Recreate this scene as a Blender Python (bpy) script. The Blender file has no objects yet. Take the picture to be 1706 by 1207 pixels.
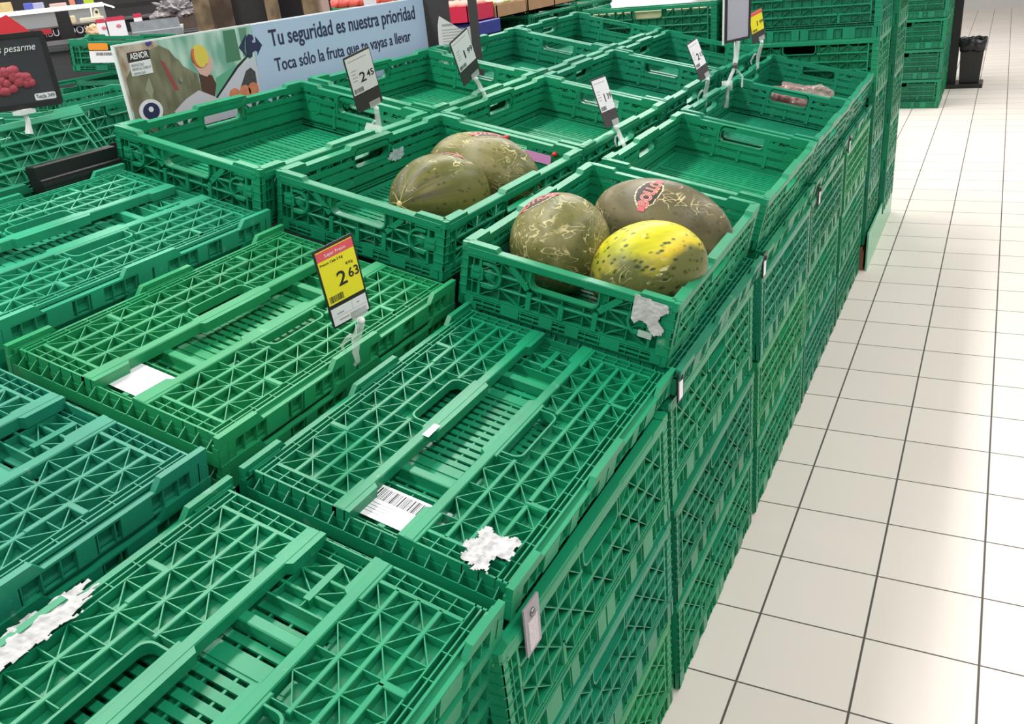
import bpy, math, random
from mathutils import Matrix, Vector, Euler, noise
random.seed(7)
scene = bpy.context.scene
COL = scene.collection

# ------------------------------------------------------------------ camera
W_PX = 1706.0
yaw, pitch, roll = 0.5179, 1.1404, -0.1061
Rm = Matrix.Rotation(yaw, 4, 'Z') @ Matrix.Rotation(pitch, 4, 'X') @ Matrix.Rotation(roll, 4, 'Z')
cam_d = bpy.data.cameras.new('camera')
cam_d.sensor_width = 36.0
cam_d.lens = 36.0 * 1463.5 / W_PX
cam_d.clip_start = 0.02
cam = bpy.data.objects.new('camera', cam_d)
COL.objects.link(cam)
cam.matrix_world = Matrix.Translation((0.3017, -1.2477, 1.3538)) @ Rm
scene.camera = cam

# ------------------------------------------------------------------ world, lamps, exposure
world = bpy.data.worlds.new('store_light')
scene.world = world
world.use_nodes = True
bg = world.node_tree.nodes['Background']
bg.inputs[0].default_value = (1.0, 0.98, 0.95, 1)
bg.inputs[1].default_value = 0.40
scene.view_settings.view_transform = 'Standard'
scene.view_settings.look = 'None'
scene.view_settings.gamma = 1
scene.view_settings.use_curve_mapping = False
scene.view_settings.exposure = 0.0

def area(name, loc, sx, sy, power, rot=(0, 0, 0), col=(1, 0.98, 0.95)):
    l = bpy.data.lights.new(name, 'AREA')
    l.shape = 'RECTANGLE'; l.size = sx; l.size_y = sy; l.energy = power; l.color = col
    o = bpy.data.objects.new(name, l); COL.objects.link(o)
    o.location = loc; o.rotation_euler = rot
    return o
for i, x in enumerate((-4.6, -1.7, 1.5, 4.4)):
    area('ceiling_strip_light', (x, 3.0, 3.6), 0.35, 14.0, (320, 380, 235, 80)[i])

ZF = -0.0812     # floor level while building; everything is raised to z = 0 at the end
# ------------------------------------------------------------------ materials
def new_mat(name):
    m = bpy.data.materials.new(name); m.use_nodes = True
    return m, m.node_tree.nodes, m.node_tree.links, m.node_tree.nodes['Principled BSDF']
def plain(name, col, rough=0.5, metal=0, noise_amt=0.0, scale=40, spec=0.5):
    m, n, l, b = new_mat(name)
    b.inputs['Base Color'].default_value = (*col, 1)
    b.inputs['Roughness'].default_value = rough
    b.inputs['Metallic'].default_value = metal
    b.inputs['Specular IOR Level'].default_value = spec
    if noise_amt:
        tc = n.new('ShaderNodeTexCoord'); t = n.new('ShaderNodeTexNoise'); t.inputs['Scale'].default_value = scale
        t.inputs['Detail'].default_value = 4
        mx = n.new('ShaderNodeMix'); mx.data_type = 'RGBA'
        mx.inputs['A'].default_value = (*[c * (1 - noise_amt) for c in col], 1)
        mx.inputs['B'].default_value = (*[min(1, c * (1 + noise_amt)) for c in col], 1)
        l.new(tc.outputs['Object'], t.inputs['Vector']); l.new(t.outputs['Fac'], mx.inputs['Factor'])
        l.new(mx.outputs['Result'], b.inputs['Base Color'])
    return m

def crate_mat():
    m, n, l, b = new_mat('green_crate_plastic')
    oi = n.new('ShaderNodeObjectInfo'); tc = n.new('ShaderNodeTexCoord')
    geo = n.new('ShaderNodeNewGeometry')
    t1 = n.new('ShaderNodeTexNoise'); t1.inputs['Scale'].default_value = 9; t1.inputs['Detail'].default_value = 3
    t2 = n.new('ShaderNodeTexNoise'); t2.inputs['Scale'].default_value = 26; t2.inputs['Detail'].default_value = 6
    t2.inputs['Roughness'].default_value = 0.7
    l.new(geo.outputs['Position'], t1.inputs['Vector']); l.new(geo.outputs['Position'], t2.inputs['Vector'])
    br = n.new('ShaderNodeMapRange'); br.inputs['From Min'].default_value = .3; br.inputs['From Max'].default_value = .7
    br.inputs['To Min'].default_value = .88; br.inputs['To Max'].default_value = 1.12
    l.new(t1.outputs['Fac'], br.inputs['Value'])
    vm = n.new('ShaderNodeVectorMath'); vm.operation = 'SCALE'
    l.new(oi.outputs['Color'], vm.inputs[0]); l.new(br.outputs['Result'], vm.inputs['Scale'])
    sc = n.new('ShaderNodeMapRange'); sc.inputs['From Min'].default_value = .64; sc.inputs['From Max'].default_value = .78
    sc.inputs['To Min'].default_value = 0; sc.inputs['To Max'].default_value = .4
    l.new(t2.outputs['Fac'], sc.inputs['Value'])
    mx = n.new('ShaderNodeMix'); mx.data_type = 'RGBA'; mx.inputs['B'].default_value = (.42, .62, .5, 1)
    l.new(sc.outputs['Result'], mx.inputs['Factor']); l.new(vm.outputs['Vector'], mx.inputs['A'])
    l.new(mx.outputs['Result'], b.inputs['Base Color'])
    b.inputs['Roughness'].default_value = .36
    b.inputs['Specular IOR Level'].default_value = .45
    return m
M_CRATE = crate_mat()
M_BLACK = plain('black_plastic', (.012, .012, .014), .4)
M_DARKGREY = plain('dark_grey_card', (.045, .042, .045), .5)
M_WHITE = plain('white_paper', (.85, .84, .88), .6)
M_WHITEP = plain('white_plastic', (.85, .86, .86), .35)
M_INK = plain('black_ink', (.015, .014, .018), .6)
M_INKGREY = plain('grey_ink', (.35, .34, .38), .6)
M_YELLOW = plain('yellow_card', (.95, .83, .02), .5)
M_PINK = plain('pink_red_card', (.85, .10, .13), .5)
M_RED = plain('red_plastic', (.6, .015, .02), .3)
M_NAVY = plain('navy_print', (.02, .025, .09), .55)
M_TORN = plain('torn_label_paper', (.50, .50, .50), .8, noise_amt=.35, scale=90)

def clear_mat():
    m, n, l, b = new_mat('clear_plastic')
    b.inputs['Base Color'].default_value = (.93, .95, .94, 1)
    b.inputs['Roughness'].default_value = .12
    b.inputs['Alpha'].default_value = .30
    b.inputs['Specular IOR Level'].default_value = .9
    return m
M_CLEAR = clear_mat()

def floor_mat():
    m, n, l, b = new_mat('cream_floor_tile')
    geo = n.new('ShaderNodeNewGeometry')
    sp = n.new('ShaderNodeSeparateXYZ'); l.new(geo.outputs['Position'], sp.inputs[0])
    def line(axis, half, off):
        a = n.new('ShaderNodeMath'); a.operation = 'ADD'; a.inputs[1].default_value = 500 * .21277 + off
        l.new(sp.outputs[axis], a.inputs[0])
        d = n.new('ShaderNodeMath'); d.operation = 'DIVIDE'; d.inputs[1].default_value = .21277; l.new(a.outputs[0], d.inputs[0])
        f = n.new('ShaderNodeMath'); f.operation = 'FRACT'; l.new(d.outputs[0], f.inputs[0])
        s = n.new('ShaderNodeMath'); s.operation = 'SUBTRACT'; s.inputs[1].default_value = .5; l.new(f.outputs[0], s.inputs[0])
        ab = n.new('ShaderNodeMath'); ab.operation = 'ABSOLUTE'; l.new(s.outputs[0], ab.inputs[0])
        g = n.new('ShaderNodeMapRange'); g.interpolation_type = 'SMOOTHSTEP'
        g.inputs['From Min'].default_value = .5 - half / .21277 - .003; g.inputs['From Max'].default_value = .5 - half / .21277 + .003
        l.new(ab.outputs[0], g.inputs['Value'])
        fl = n.new('ShaderNodeMath'); fl.operation = 'FLOOR'; l.new(d.outputs[0], fl.inputs[0])
        return g.outputs['Result'], fl.outputs[0]
    gx, ix = line('X', .0023, .01925)
    gy, iy = line('Y', .0019, -.0796)
    mxm = n.new('ShaderNodeMath'); mxm.operation = 'MAXIMUM'; l.new(gx, mxm.inputs[0]); l.new(gy, mxm.inputs[1])
    cmb = n.new('ShaderNodeCombineXYZ'); l.new(ix, cmb.inputs[0]); l.new(iy, cmb.inputs[1])
    wn = n.new('ShaderNodeTexWhiteNoise'); wn.noise_dimensions = '3D'; l.new(cmb.outputs[0], wn.inputs['Vector'])
    ns = n.new('ShaderNodeTexNoise'); ns.inputs['Scale'].default_value = 3.5; ns.inputs['Detail'].default_value = 5
    l.new(geo.outputs['Position'], ns.inputs['Vector'])
    ad = n.new('ShaderNodeMath'); ad.operation = 'ADD'; l.new(wn.outputs['Value'], ad.inputs[0]); l.new(ns.outputs['Fac'], ad.inputs[1])
    half = n.new('ShaderNodeMath'); half.operation = 'MULTIPLY'; half.inputs[1].default_value = .5; l.new(ad.outputs[0], half.inputs[0])
    tile = n.new('ShaderNodeMix'); tile.data_type = 'RGBA'
    tile.inputs['A'].default_value = (.74, .675, .615, 1); tile.inputs['B'].default_value = (.82, .755, .695, 1)
    l.new(half.outputs[0], tile.inputs['Factor'])
    # small dark scuffs
    sn = n.new('ShaderNodeTexNoise'); sn.inputs['Scale'].default_value = 14; sn.inputs['Detail'].default_value = 3
    l.new(geo.outputs['Position'], sn.inputs['Vector'])
    sr = n.new('ShaderNodeMapRange'); sr.inputs['From Min'].default_value = .72; sr.inputs['From Max'].default_value = .8
    sr.inputs['To Max'].default_value = .25; l.new(sn.outputs['Fac'], sr.inputs['Value'])
    sm = n.new('ShaderNodeMix'); sm.data_type = 'RGBA'; sm.inputs['B'].default_value = (.3, .27, .24, 1)
    l.new(sr.outputs['Result'], sm.inputs['Factor']); l.new(tile.outputs['Result'], sm.inputs['A'])
    mx = n.new('ShaderNodeMix'); mx.data_type = 'RGBA'; mx.inputs['B'].default_value = (.10, .088, .078, 1)
    l.new(mxm.outputs[0], mx.inputs['Factor']); l.new(sm.outputs['Result'], mx.inputs['A'])
    l.new(mx.outputs['Result'], b.inputs['Base Color'])
    rr = n.new('ShaderNodeMapRange'); rr.inputs['To Min'].default_value = .48; rr.inputs['To Max'].default_value = .8
    l.new(mxm.outputs[0], rr.inputs['Value']); l.new(rr.outputs['Result'], b.inputs['Roughness'])
    b.inputs['Specular IOR Level'].default_value = .22
    return m

# ------------------------------------------------------------------ mesh builder
class MB:
    def __init__(s): s.v = []; s.f = []
    def add(s, vs, fs):
        o = len(s.v); s.v += [tuple(p) for p in vs]; s.f += [tuple(i + o for i in f) for f in fs]
        return s
    def box(s, x0, y0, z0, x1, y1, z1):
        if x0 > x1: x0, x1 = x1, x0
        if y0 > y1: y0, y1 = y1, y0
        if z0 > z1: z0, z1 = z1, z0
        return s.add([(x0, y0, z0), (x1, y0, z0), (x1, y1, z0), (x0, y1, z0), (x0, y0, z1), (x1, y0, z1), (x1, y1, z1), (x0, y1, z1)],
              [(0, 3, 2, 1), (4, 5, 6, 7), (0, 1, 5, 4), (1, 2, 6, 5), (2, 3, 7, 6), (3, 0, 4, 7)])
    def cbox(s, x0, y0, z0, x1, y1, z1, c):
        # box with chamfered top and outline
        vs = []
        for z, k in ((z0, 0), (z1 - c, 0), (z1, c)):
            vs += [(x0 + k, y0 + k, z), (x1 - k, y0 + k, z), (x1 - k, y1 - k, z), (x0 + k, y1 - k, z)]
        fs = [(0, 3, 2, 1), (8, 9, 10, 11)]
        for r in (0, 4):
            for i in range(4):
                j = (i + 1) % 4; fs.append((r + i, r + j, r + 4 + j, r + 4 + i))
        return s.add(vs, fs)
    def bar(s, p, q, w, z0, z1):
        dx, dy = q[0] - p[0], q[1] - p[1]; L = math.hypot(dx, dy)
        if L < 1e-5: return s
        nx, ny = -dy / L * w / 2, dx / L * w / 2
        pts = [(p[0] - nx, p[1] - ny), (q[0] - nx, q[1] - ny), (q[0] + nx, q[1] + ny), (p[0] + nx, p[1] + ny)]
        return s.prism(pts, z0, z1)
    def prism(s, poly, z0, z1, c=0.0):
        n = len(poly)
        vs = [(x, y, z0) for x, y in poly] + [(x, y, z1 - c) for x, y in poly]
        fs = [tuple(reversed(range(n)))]
        for i in range(n):
            j = (i + 1) % n; fs.append((i, j, n + j, n + i))
        if c:
            cx = sum(p[0] for p in poly) / n; cy = sum(p[1] for p in poly) / n
            ins = inset(poly, c)
            vs += [(x, y, z1) for x, y in ins]
            for i in range(n):
                j = (i + 1) % n; fs.append((n + i, n + j, 2 * n + j, 2 * n + i))
            fs.append(tuple(range(2 * n, 3 * n)))
        else: fs.append(tuple(range(n, 2 * n)))
        return s.add(vs, fs)
    def ring(s, outer, inner, z0, z1):
        n = len(outer); vs = [(x, y, z0) for x, y in outer] + [(x, y, z1) for x, y in outer] + [(x, y, z0) for x, y in inner] + [(x, y, z1) for x, y in inner]
        fs = []
        for i in range(n):
            j = (i + 1) % n
            fs += [(i, j, n + j, n + i), (2 * n + j, 2 * n + i, 3 * n + i, 3 * n + j), (n + i, n + j, 3 * n + j, 3 * n + i), (j, i, 2 * n + i, 2 * n + j)]
        return s.add(vs, fs)
    def tube(s, pts, r, seg=8, cap=True):
        pts = [Vector(p) for p in pts]; rr = r if isinstance(r, (list, tuple)) else [r] * len(pts)
        up = Vector((0, 0, 1)); o = len(s.v)
        for i, p in enumerate(pts):
            t = (pts[min(i + 1, len(pts) - 1)] - pts[max(i - 1, 0)]).normalized()
            a = t.cross(up)
            if a.length < .05: a = t.cross(Vector((1, 0, 0)))
            a.normalize(); b = t.cross(a)
            for k in range(seg):
                th = 2 * math.pi * k / seg
                s.v.append(tuple(p + (a * math.cos(th) + b * math.sin(th)) * rr[i]))
        for i in range(len(pts) - 1):
            for k in range(seg):
                k2 = (k + 1) % seg
                s.f.append((o + i * seg + k, o + i * seg + k2, o + (i + 1) * seg + k2, o + (i + 1) * seg + k))
        if cap:
            s.f.append(tuple(o + k for k in reversed(range(seg)))); e = o + (len(pts) - 1) * seg
            s.f.append(tuple(e + k for k in range(seg)))
        return s
    def ball(s, c, r, nu=14, nv=9):
        rx, ry, rz = r if isinstance(r, (list, tuple)) else (r, r, r); o = len(s.v)
        for i in range(nv + 1):
            ph = math.pi * i / nv
            for k in range(nu):
                th = 2 * math.pi * k / nu
                s.v.append((c[0] + rx * math.sin(ph) * math.cos(th), c[1] + ry * math.sin(ph) * math.sin(th), c[2] + rz * math.cos(ph)))
        for i in range(nv):
            for k in range(nu):
                k2 = (k + 1) % nu
                s.f.append((o + i * nu + k, o + (i + 1) * nu + k, o + (i + 1) * nu + k2, o + i * nu + k2))
        return s
    def merge(s, other, M):
        return s.add([tuple(M @ Vector(p)) for p in other.v], other.f)
    def mesh(s, name, mat, smooth=False):
        me = bpy.data.meshes.new(name); me.from_pydata(s.v, [], s.f); me.update()
        me.materials.append(mat)
        if smooth:
            for p in me.polygons: p.use_smooth = True
        return me

def inset(poly, c):
    n = len(poly); out = []
    A = sum(poly[i][0] * poly[(i + 1) % n][1] - poly[(i + 1) % n][0] * poly[i][1] for i in range(n))
    sg = 1 if A > 0 else -1
    for i in range(n):
        p0, p1, p2 = poly[i - 1], poly[i], poly[(i + 1) % n]
        d1 = Vector((p1[0] - p0[0], p1[1] - p0[1])).normalized(); d2 = Vector((p2[0] - p1[0], p2[1] - p1[1])).normalized()
        n1 = Vector((-d1.y, d1.x)) * sg; n2 = Vector((-d2.y, d2.x)) * sg
        m = n1 + n2; k = m.length
        m = m / k if k > 1e-6 else n1
        q = m * c / max(.5, m.dot(n1)); out.append((p1[0] + q.x, p1[1] + q.y))
    return out
def rrect(x0, y0, x1, y1, r, k=4):
    pts = []
    for cx, cy, a0 in ((x1 - r, y1 - r, 0), (x0 + r, y1 - r, 90), (x0 + r, y0 + r, 180), (x1 - r, y0 + r, 270)):
        for i in range(k + 1):
            a = math.radians(a0 + 90 * i / k); pts.append((cx + r * math.cos(a), cy + r * math.sin(a)))
    return pts

def empty(name, M=None, **props):
    o = bpy.data.objects.new(name, None); COL.objects.link(o)
    o.empty_display_size = .05
    if M is not None: o.matrix_world = M
    for k, v in props.items(): o[k] = v
    return o
def thing(name, label, cat, M=None, group=None):
    o = empty(name, M, label=label, category=cat)
    if group: o['group'] = group
    return o
def part(name, mesh, parent, M=None, color=None, label=None):
    o = bpy.data.objects.new(name, mesh); COL.objects.link(o)
    if parent: o.parent = parent
    if M is not None: o.matrix_local = M
    if color: o.color = (*color, 1)
    if label: o['label'] = label
    return o
def tag(o, label, cat, group=None):
    o['label'] = label; o['category'] = cat
    if group: o['group'] = group
    return o
def structure(name, mesh):
    o = part(name, mesh, None); o['kind'] = 'structure'; return o
def T(x, y, z): return Matrix.Translation((x, y, z))
def frame(origin, X, Y):
    X = Vector(X).normalized(); Y = Vector(Y).normalized(); Z = X.cross(Y)
    M = Matrix((X, Y, Z)).transposed().to_4x4(); M.translation = Vector(origin); return M
_txt = {}
def text_mesh(s, size, mat, align='LEFT', ext=.0003, width=None, bold=0.0, shear=0):
    cu = bpy.data.curves.new('t', 'FONT'); cu.body = s; cu.size = size; cu.align_x = align; cu.extrude = ext; cu.offset = bold; cu.shear = shear
    cu.resolution_u = 3
    ob = bpy.data.objects.new('t', cu); COL.objects.link(ob)
    dg = bpy.context.evaluated_depsgraph_get()
    me = bpy.data.meshes.new_from_object(ob.evaluated_get(dg))
    bpy.data.objects.remove(ob); bpy.data.curves.remove(cu)
    me.materials.clear(); me.materials.append(mat)
    if width:
        xs = [v.co.x for v in me.vertices]; k = width / (max(xs) - min(xs))
        for v in me.vertices: v.co.x *= k
    return me

# ------------------------------------------------------------------ setting: floor
fl = MB().box(-9, -4, ZF - .05, 7, 14, ZF)
structure('floor', fl.mesh('floor', floor_mat()))
M_WALL = plain('store_wall', (.55, .54, .53), .8, noise_amt=.1, scale=2)
structure('wall_left', MB().box(-9.1, -4, ZF, -9, 14, 3.9).mesh('wall', M_WALL)); structure('wall_back', MB().box(-9, 14, ZF, 7, 14.1, 3.9).mesh('wall', M_WALL))

# ------------------------------------------------------------------ crates
CW, CL = .395, .595           # crate footprint
def rail(mb, L, H, th, bumps, dy, z0, z1):
    # straight bar with raised tabs on its outer edge
    mb.cbox(-L / 2, H - th, z0, L / 2, H - .004, z1, .0015)
    for a, b in bumps:
        sa = 0 if a <= -L / 2 + 1e-4 else .006; sb = 0 if b >= L / 2 - 1e-4 else .006
        mb.prism([(a - sa, H - .0055), (b + sb, H - .0055), (b, H - .004 + dy), (a, H - .004 + dy)], z0 + .0003, z1 - .0006)
        if dy > .005: mb.cbox(a - sa * .5, H - th - .004, z0 + .001, b + sb * .5, H - th + .002, z1 - .001, .001)
PANELS = {}
def panel(L, H, short):
    key = (L, H, short)
    if key in PANELS: return PANELS[key]
    mb = MB(); t = .0150; rl_ = .019
    hl = .062; hy1 = H - rl_ + .010; hy0 = H - rl_ - .031
    # top rail
    b = [(-L / 2, -L / 2 + .055), (L / 2 - .055, L / 2)] if short else [(-L / 2, -L / 2 + .06), (-.075, .075), (L / 2 - .06, L / 2)]
    rail(mb, L, H, rl_, b, .004 if H > .152 else .007, -.001, t + .002)
    if H > .152: mb.box(-L / 2, H - .005, 0, L / 2, H + .0005, t)
    # border ribs
    mb.box(-L / 2, 0, 0, -L / 2 + .003, H - rl_, t); mb.box(L / 2 - .003, 0, 0, L / 2, H - rl_, t)
    mb.box(-L / 2, 0, 0, L / 2, .003, t)
    mb.box(-L / 2, .008, 0, L / 2, .0098, t)
    mb.box(-L / 2, .016, 0, L / 2, .018, t)
    nn = int(L / .036)
    for i in range(nn + 1):
        x = -L / 2 + L * i / nn; mb.bar((x, .002), (x, .017), .0014, 0, t - .0006)
    y_lo = .017; y_hi = H - rl_
    nr = max(2, round((y_hi - y_lo) / .029)); dy = (y_hi - y_lo) / nr
    x0 = -L / 2 + .028; x1 = L / 2 - .028
    nc = 2 * round((x1 - x0) / .036 / 2); dx = (x1 - x0) / nc
    HX0, HX1, HY0 = -hl - .006, hl + .006, hy0 - .005
    def inh(x, y): return HX0 < x < HX1 and y > HY0
    # end comb strips
    for s in (-1, 1):
        xa, xb = s * (L / 2), s * (L / 2 - .028)
        mb.box(xb - .0025, y_lo, 0, xb + .0025, y_hi, t)
        mb.box(s * (L / 2 - .014) - .0008, y_lo, 0, s * (L / 2 - .014) + .0008, y_hi, t - .001)
        k = int((y_hi - y_lo) / .019)
        for j in range(k + 1):
            y = y_lo + (y_hi - y_lo) * j / k
            mb.bar((xa, y), (xb, y), .0014, 0, t - .0008)
    # thick rows
    rw = .0062 if not short else .0045
    for j in range(1, nr + 1):
        y = y_lo + dy * j
        if j == nr: continue
        if y > HY0:
            mb.cbox(x0, y - rw / 2, 0, HX0, y + rw / 2, t, .001); mb.cbox(HX1, y - rw / 2, 0, x1, y + rw / 2, t, .001)
        else: mb.cbox(x0, y - rw / 2, 0, x1, y + rw / 2, t, .001)
    # thin columns and star diagonals
    for i in range(nc + 1):
        x = x0 + dx * i
        ytop = HY0 if HX0 < x < HX1 else y_hi
        mb.bar((x, y_lo), (x, ytop), .0014, 0, t - .0004)
    for i in range(nc):
        for j in range(nr):
            xa, xb = x0 + dx * i, x0 + dx * (i + 1); ya, yb = y_lo + dy * j, y_lo + dy * (j + 1)
            if inh((xa + xb) / 2, yb - .002): continue
            if (i + j) % 2 == 0: mb.bar((xa, ya), (xb, yb), .0014, 0, t - .0007)
            else: mb.bar((xa, yb), (xb, ya), .0014, 0, t - .0007)
    # skin: raised slats on the inner face, slots left open between them
    for j in range(nr):
        ya = y_lo + dy * j + .0035; yb = y_lo + dy * (j + 1) - .0035
        if j == nr - 1: yb -= .006
        if yb > HY0 - .001:
            mb.box(x0 - .026, ya, -.0028, HX0 - .004, yb, .0022); mb.box(HX1 + .004, ya, -.0028, x1 + .026, yb, .0022)
            if ya < HY0 - .004: mb.box(HX0 - .004, ya, -.0028, HX1 + .004, HY0 - .001, .0022)
        else: mb.box(x0 - .026, ya, -.0028, x1 + .026, yb, .0022)
    mb.box(-L / 2, 0, 0, L / 2, y_lo - .004, .0022)
    for i in range(0, nc + 1, 2 if short else 3):
        x = x0 + dx * i
        if HX0 < x < HX1: mb.box(x - .006, y_lo, 0, x + .006, HY0, .0023)
        else: mb.box(x - .006, y_lo, 0, x + .006, y_hi, .0023)
    if short:
        for s_ in (-1, 1):
            mb.box(s_ * (L / 2 - .066), y_lo, -.001, s_ * L / 2, y_hi - .006, .0021); mb.box(s_ * (hl + .001), y_lo, -.001, s_ * (hl + .016), y_hi, .0021)
            mb.box(s_ * .075 - .005, y_lo - .004, -.0045, s_ * .075 + .005, HY0 - .004, 0)
        mb.box(-.004, y_lo - .004, -.0045, .004, HY0 - .012, 0)
    # handle opening rim
    o = rrect(-hl - .0028, hy0 - .0028, hl + .0028, hy1 + .0028, .014); i_ = rrect(-hl, hy0, hl, hy1, .0125)
    mb.ring(o, i_, -.001, t + .0005)
    mb.box(-hl - .012, hy0 - .0055, 0, -hl - .002, hy1, .0024); mb.box(hl + .002, hy0 - .0055, 0, hl + .012, hy1, .0024); mb.box(-hl, hy0 - .0055, 0, hl, hy0 - .002, .0024)
    if short:
        for s in (-1, 1):
            # solid brace running down from the rail to the handle corner
            mb.bar((s * (hl + .040), y_hi), (s * (hl + .004), hy0 - .004), .011, 0, t)
            mb.prism([(s * hl, y_hi), (s * (hl + .026), y_hi), (s * (hl + .002), hy0)] if s < 0 else [(s * (hl + .002), hy0), (s * (hl + .026), y_hi), (s * hl, y_hi)], 0, .009)
            mb.box(s * .062 - .0045, y_lo, 0, s * .062 + .0045, HY0 - .004, t + .001)
        mb.box(-.0045, y_lo, 0, .0045, HY0 - .010, t + .001)
    else:
        # the small L shaped locking ledges
        for s in (-1, 1):
            xx = s * L * .2
            mb.cbox(xx - .028, H * .30 - .0035, 0, xx + .028, H * .30 + .0035, t + .0015, .0008)
            mb.cbox(xx + s * .028 - .004, .016, 0, xx + s * .028 + .004, H * .30 + .0035, t + .0015, .0008)
    me = mb.mesh('panel', M_CRATE)
    las = []
    # inner moulded bosses (round recess rings seen from inside the crate) and latches
    la = None
    if short:
        n = 14
        for s in (-1, 1):
            lb = MB()
            cx = s * (L / 2 - .047); cy = min(H * .56, H - rl_ - .031); r1, r0 = .024, .0195
            # D shaped arch, flat side towards the crate corner
            def arch(r, ext):
                pts = [(cx + s * ext, cy + r)] + [(cx - s * r * math.sin(math.pi * k / n), cy + r * math.cos(math.pi * k / n)) for k in range(n + 1)] + [(cx + s * ext, cy - r)]
                return pts if s > 0 else list(reversed(pts))
            A, B = arch(r1, .014), arch(r0, .014)
            lb.prism(arch(r0, .006), .001, .0075)
            m = len(A)
            for i in range(m - 1):
                q = [A[i], A[i + 1], B[i + 1], B[i]]
                lb.prism(q if True else q, .001, .0172)
            lb.ball((cx + s * .002, cy, .0082), (.013, .013, .0065), 14, 6)
            lb.box(cx + s * .012, cy - .012, .001, cx + s * .036, cy + .012, .0165)
            lb.box(cx + s * .018, cy - .008, .0165, cx + s * .034, cy - .003, .0182)
            lb.box(cx + s * .018, cy + .003, .0165, cx + s * .034, cy + .008, .0182)
            # ring on the inner face
            oc = [(cx + .023 * math.cos(2 * math.pi * k / 20), cy + .023 * math.sin(2 * math.pi * k / 20)) for k in range(20)]
            ic = [(cx + .019 * math.cos(2 * math.pi * k / 20), cy + .019 * math.sin(2 * math.pi * k / 20)) for k in range(20)]
            lb.ring(oc, ic, -.0035, .0)
            lb.prism([(cx + .014 * math.cos(2 * math.pi * k / 16), cy + .014 * math.sin(2 * math.pi * k / 16)) for k in range(16)], -.002, 0)
            las.append(lb.mesh('latch', M_CRATE))
    PANELS[key] = (me, las)
    return PANELS[key]

TRAYS = {}
def tray(h, lugs, dark_under=True):
    key = (h, lugs)
    if key in TRAYS: return TRAYS[key]
    mb = MB()
    # slatted floor
    z0, z1 = .009, .0125
    y = .034; n = 31; p = (CL - .068) / n
    for i in range(n): mb.box(.03, y + p * i, z0, CW - .03, y + p * i + p * .64, z1)
    k = 12
    for i in range(k + 1):
        x = .03 + (CW - .06) * i / k
        w = .0016 if i not in (0, 4, 8, 12) else .006
        mb.box(x - w, .03, z0 - .004, x + w, CL - .03, z1 - .0012)
    mb.box(.006, .006, z0, CW - .006, .034, z1); mb.box(.006, CL - .034, z0, CW - .006, CL - .006, z1)
    mb.box(.006, .034, z0, .032, CL - .034, z1); mb.box(CW - .032, .034, z0, CW - .006, CL - .034, z1)
    for yy in (.19, CL - .19): mb.box(.03, yy - .009, .003, CW - .03, yy + .009, z1 + .0015)
    for yy in (.1, CL / 2, CL - .1): mb.box(.03, yy - .003, .001, CW - .03, yy + .003, z0)
    # rim walls of the tray: one side builder in (u along, d outwards) reused on 4 sides
    def side(L, M, long_):
        s = MB()
        if not long_ and lugs == 2:
            # open comb of U shaped cells along the short ends
            s.box(0, .004, .004, L, .0062, h); s.box(0, -.009, .004, L, .004, .0065)
            nn = 17
            for i in range(nn + 1):
                u = L * i / nn
                s.add([(u - .0008, -.0095, .004), (u + .0008, -.0095, .004), (u + .0008, .005, .004), (u - .0008, .005, .004),
                       (u - .0008, -.0095, h - .012), (u + .0008, -.0095, h - .012), (u + .0008, .005, h), (u - .0008, .005, h)],
                      [(0, 3, 2, 1), (4, 5, 6, 7), (0, 1, 5, 4), (1, 2, 6, 5), (2, 3, 7, 6), (3, 0, 4, 7)])
            s.box(0, -.0095, .0065, L, -.0080, h - .013)
            mb.merge(s, M); return
        s.box(0, 0, .004, L, .0025, h)                           # back plate
        s.box(0, -.009, h - .0035, L, .0025, h)                  # top flange
        s.box(0, -.007, .004, L, 0, .0065)                       # lower flange
        s.box(.004, -.004, 0, L - .004, 0, .004)
        nn = int(L / .0235)
        for i in range(nn + 1):
            u = L * i / nn; s.box(u - .0008, -.0085, .0065, u + .0008, 0, h - .0035)
        pl = [(.0, .03), (.09, .135), (.17, .195), (.30, .33)] if long_ else [(.0, .03), (.085, .12), (.16, .185)]
        pl = pl + [(L - b, L - a) for a, b in pl]
        for a, b in pl: s.box(a, -.0095, .006, b, 0, h - .001)
        if lugs:
            lg = [(.0, .085), (L / 2 - .065, L / 2 + .065), (L - .085, L)] if long_ else []
            for a, b in lg:
                a2 = a if a == 0 else a + .012; b2 = b if b == L else b - .012
                o = len(s.v)
                zt = h + .015
                prof = [(a, h - .001), (b, h - .001), (b2, zt), (a2, zt)]
                s.add([(u, -.0095, z) for u, z in prof] + [(u, -.001, z) for u, z in prof],
                      [(0, 1, 2, 3), (7, 6, 5, 4), (0, 4, 5, 1), (1, 5, 6, 2), (2, 6, 7, 3), (3, 7, 4, 0)])
                m2 = (a2 + .006, b2 - .006)
                if a2 + .02 < b2: s.box(m2[0], .0, h, m2[1], .003, h + .008)
        mb.merge(s, M)
    side(CW, frame((0, .0095, 0), (1, 0, 0), (0, 1, 0)), False)
    side(CW, frame((CW, CL - .0095, 0), (-1, 0, 0), (0, -1, 0)), False)
    side(CL, frame((CW - .0095, 0, 0), (0, 1, 0), (-1, 0, 0)), True)
    side(CL, frame((.0095, CL, 0), (0, -1, 0), (1, 0, 0)), True)
    TRAYS[key] = mb.mesh('tray', M_CRATE)
    return TRAYS[key]
POSTS = {}
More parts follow.
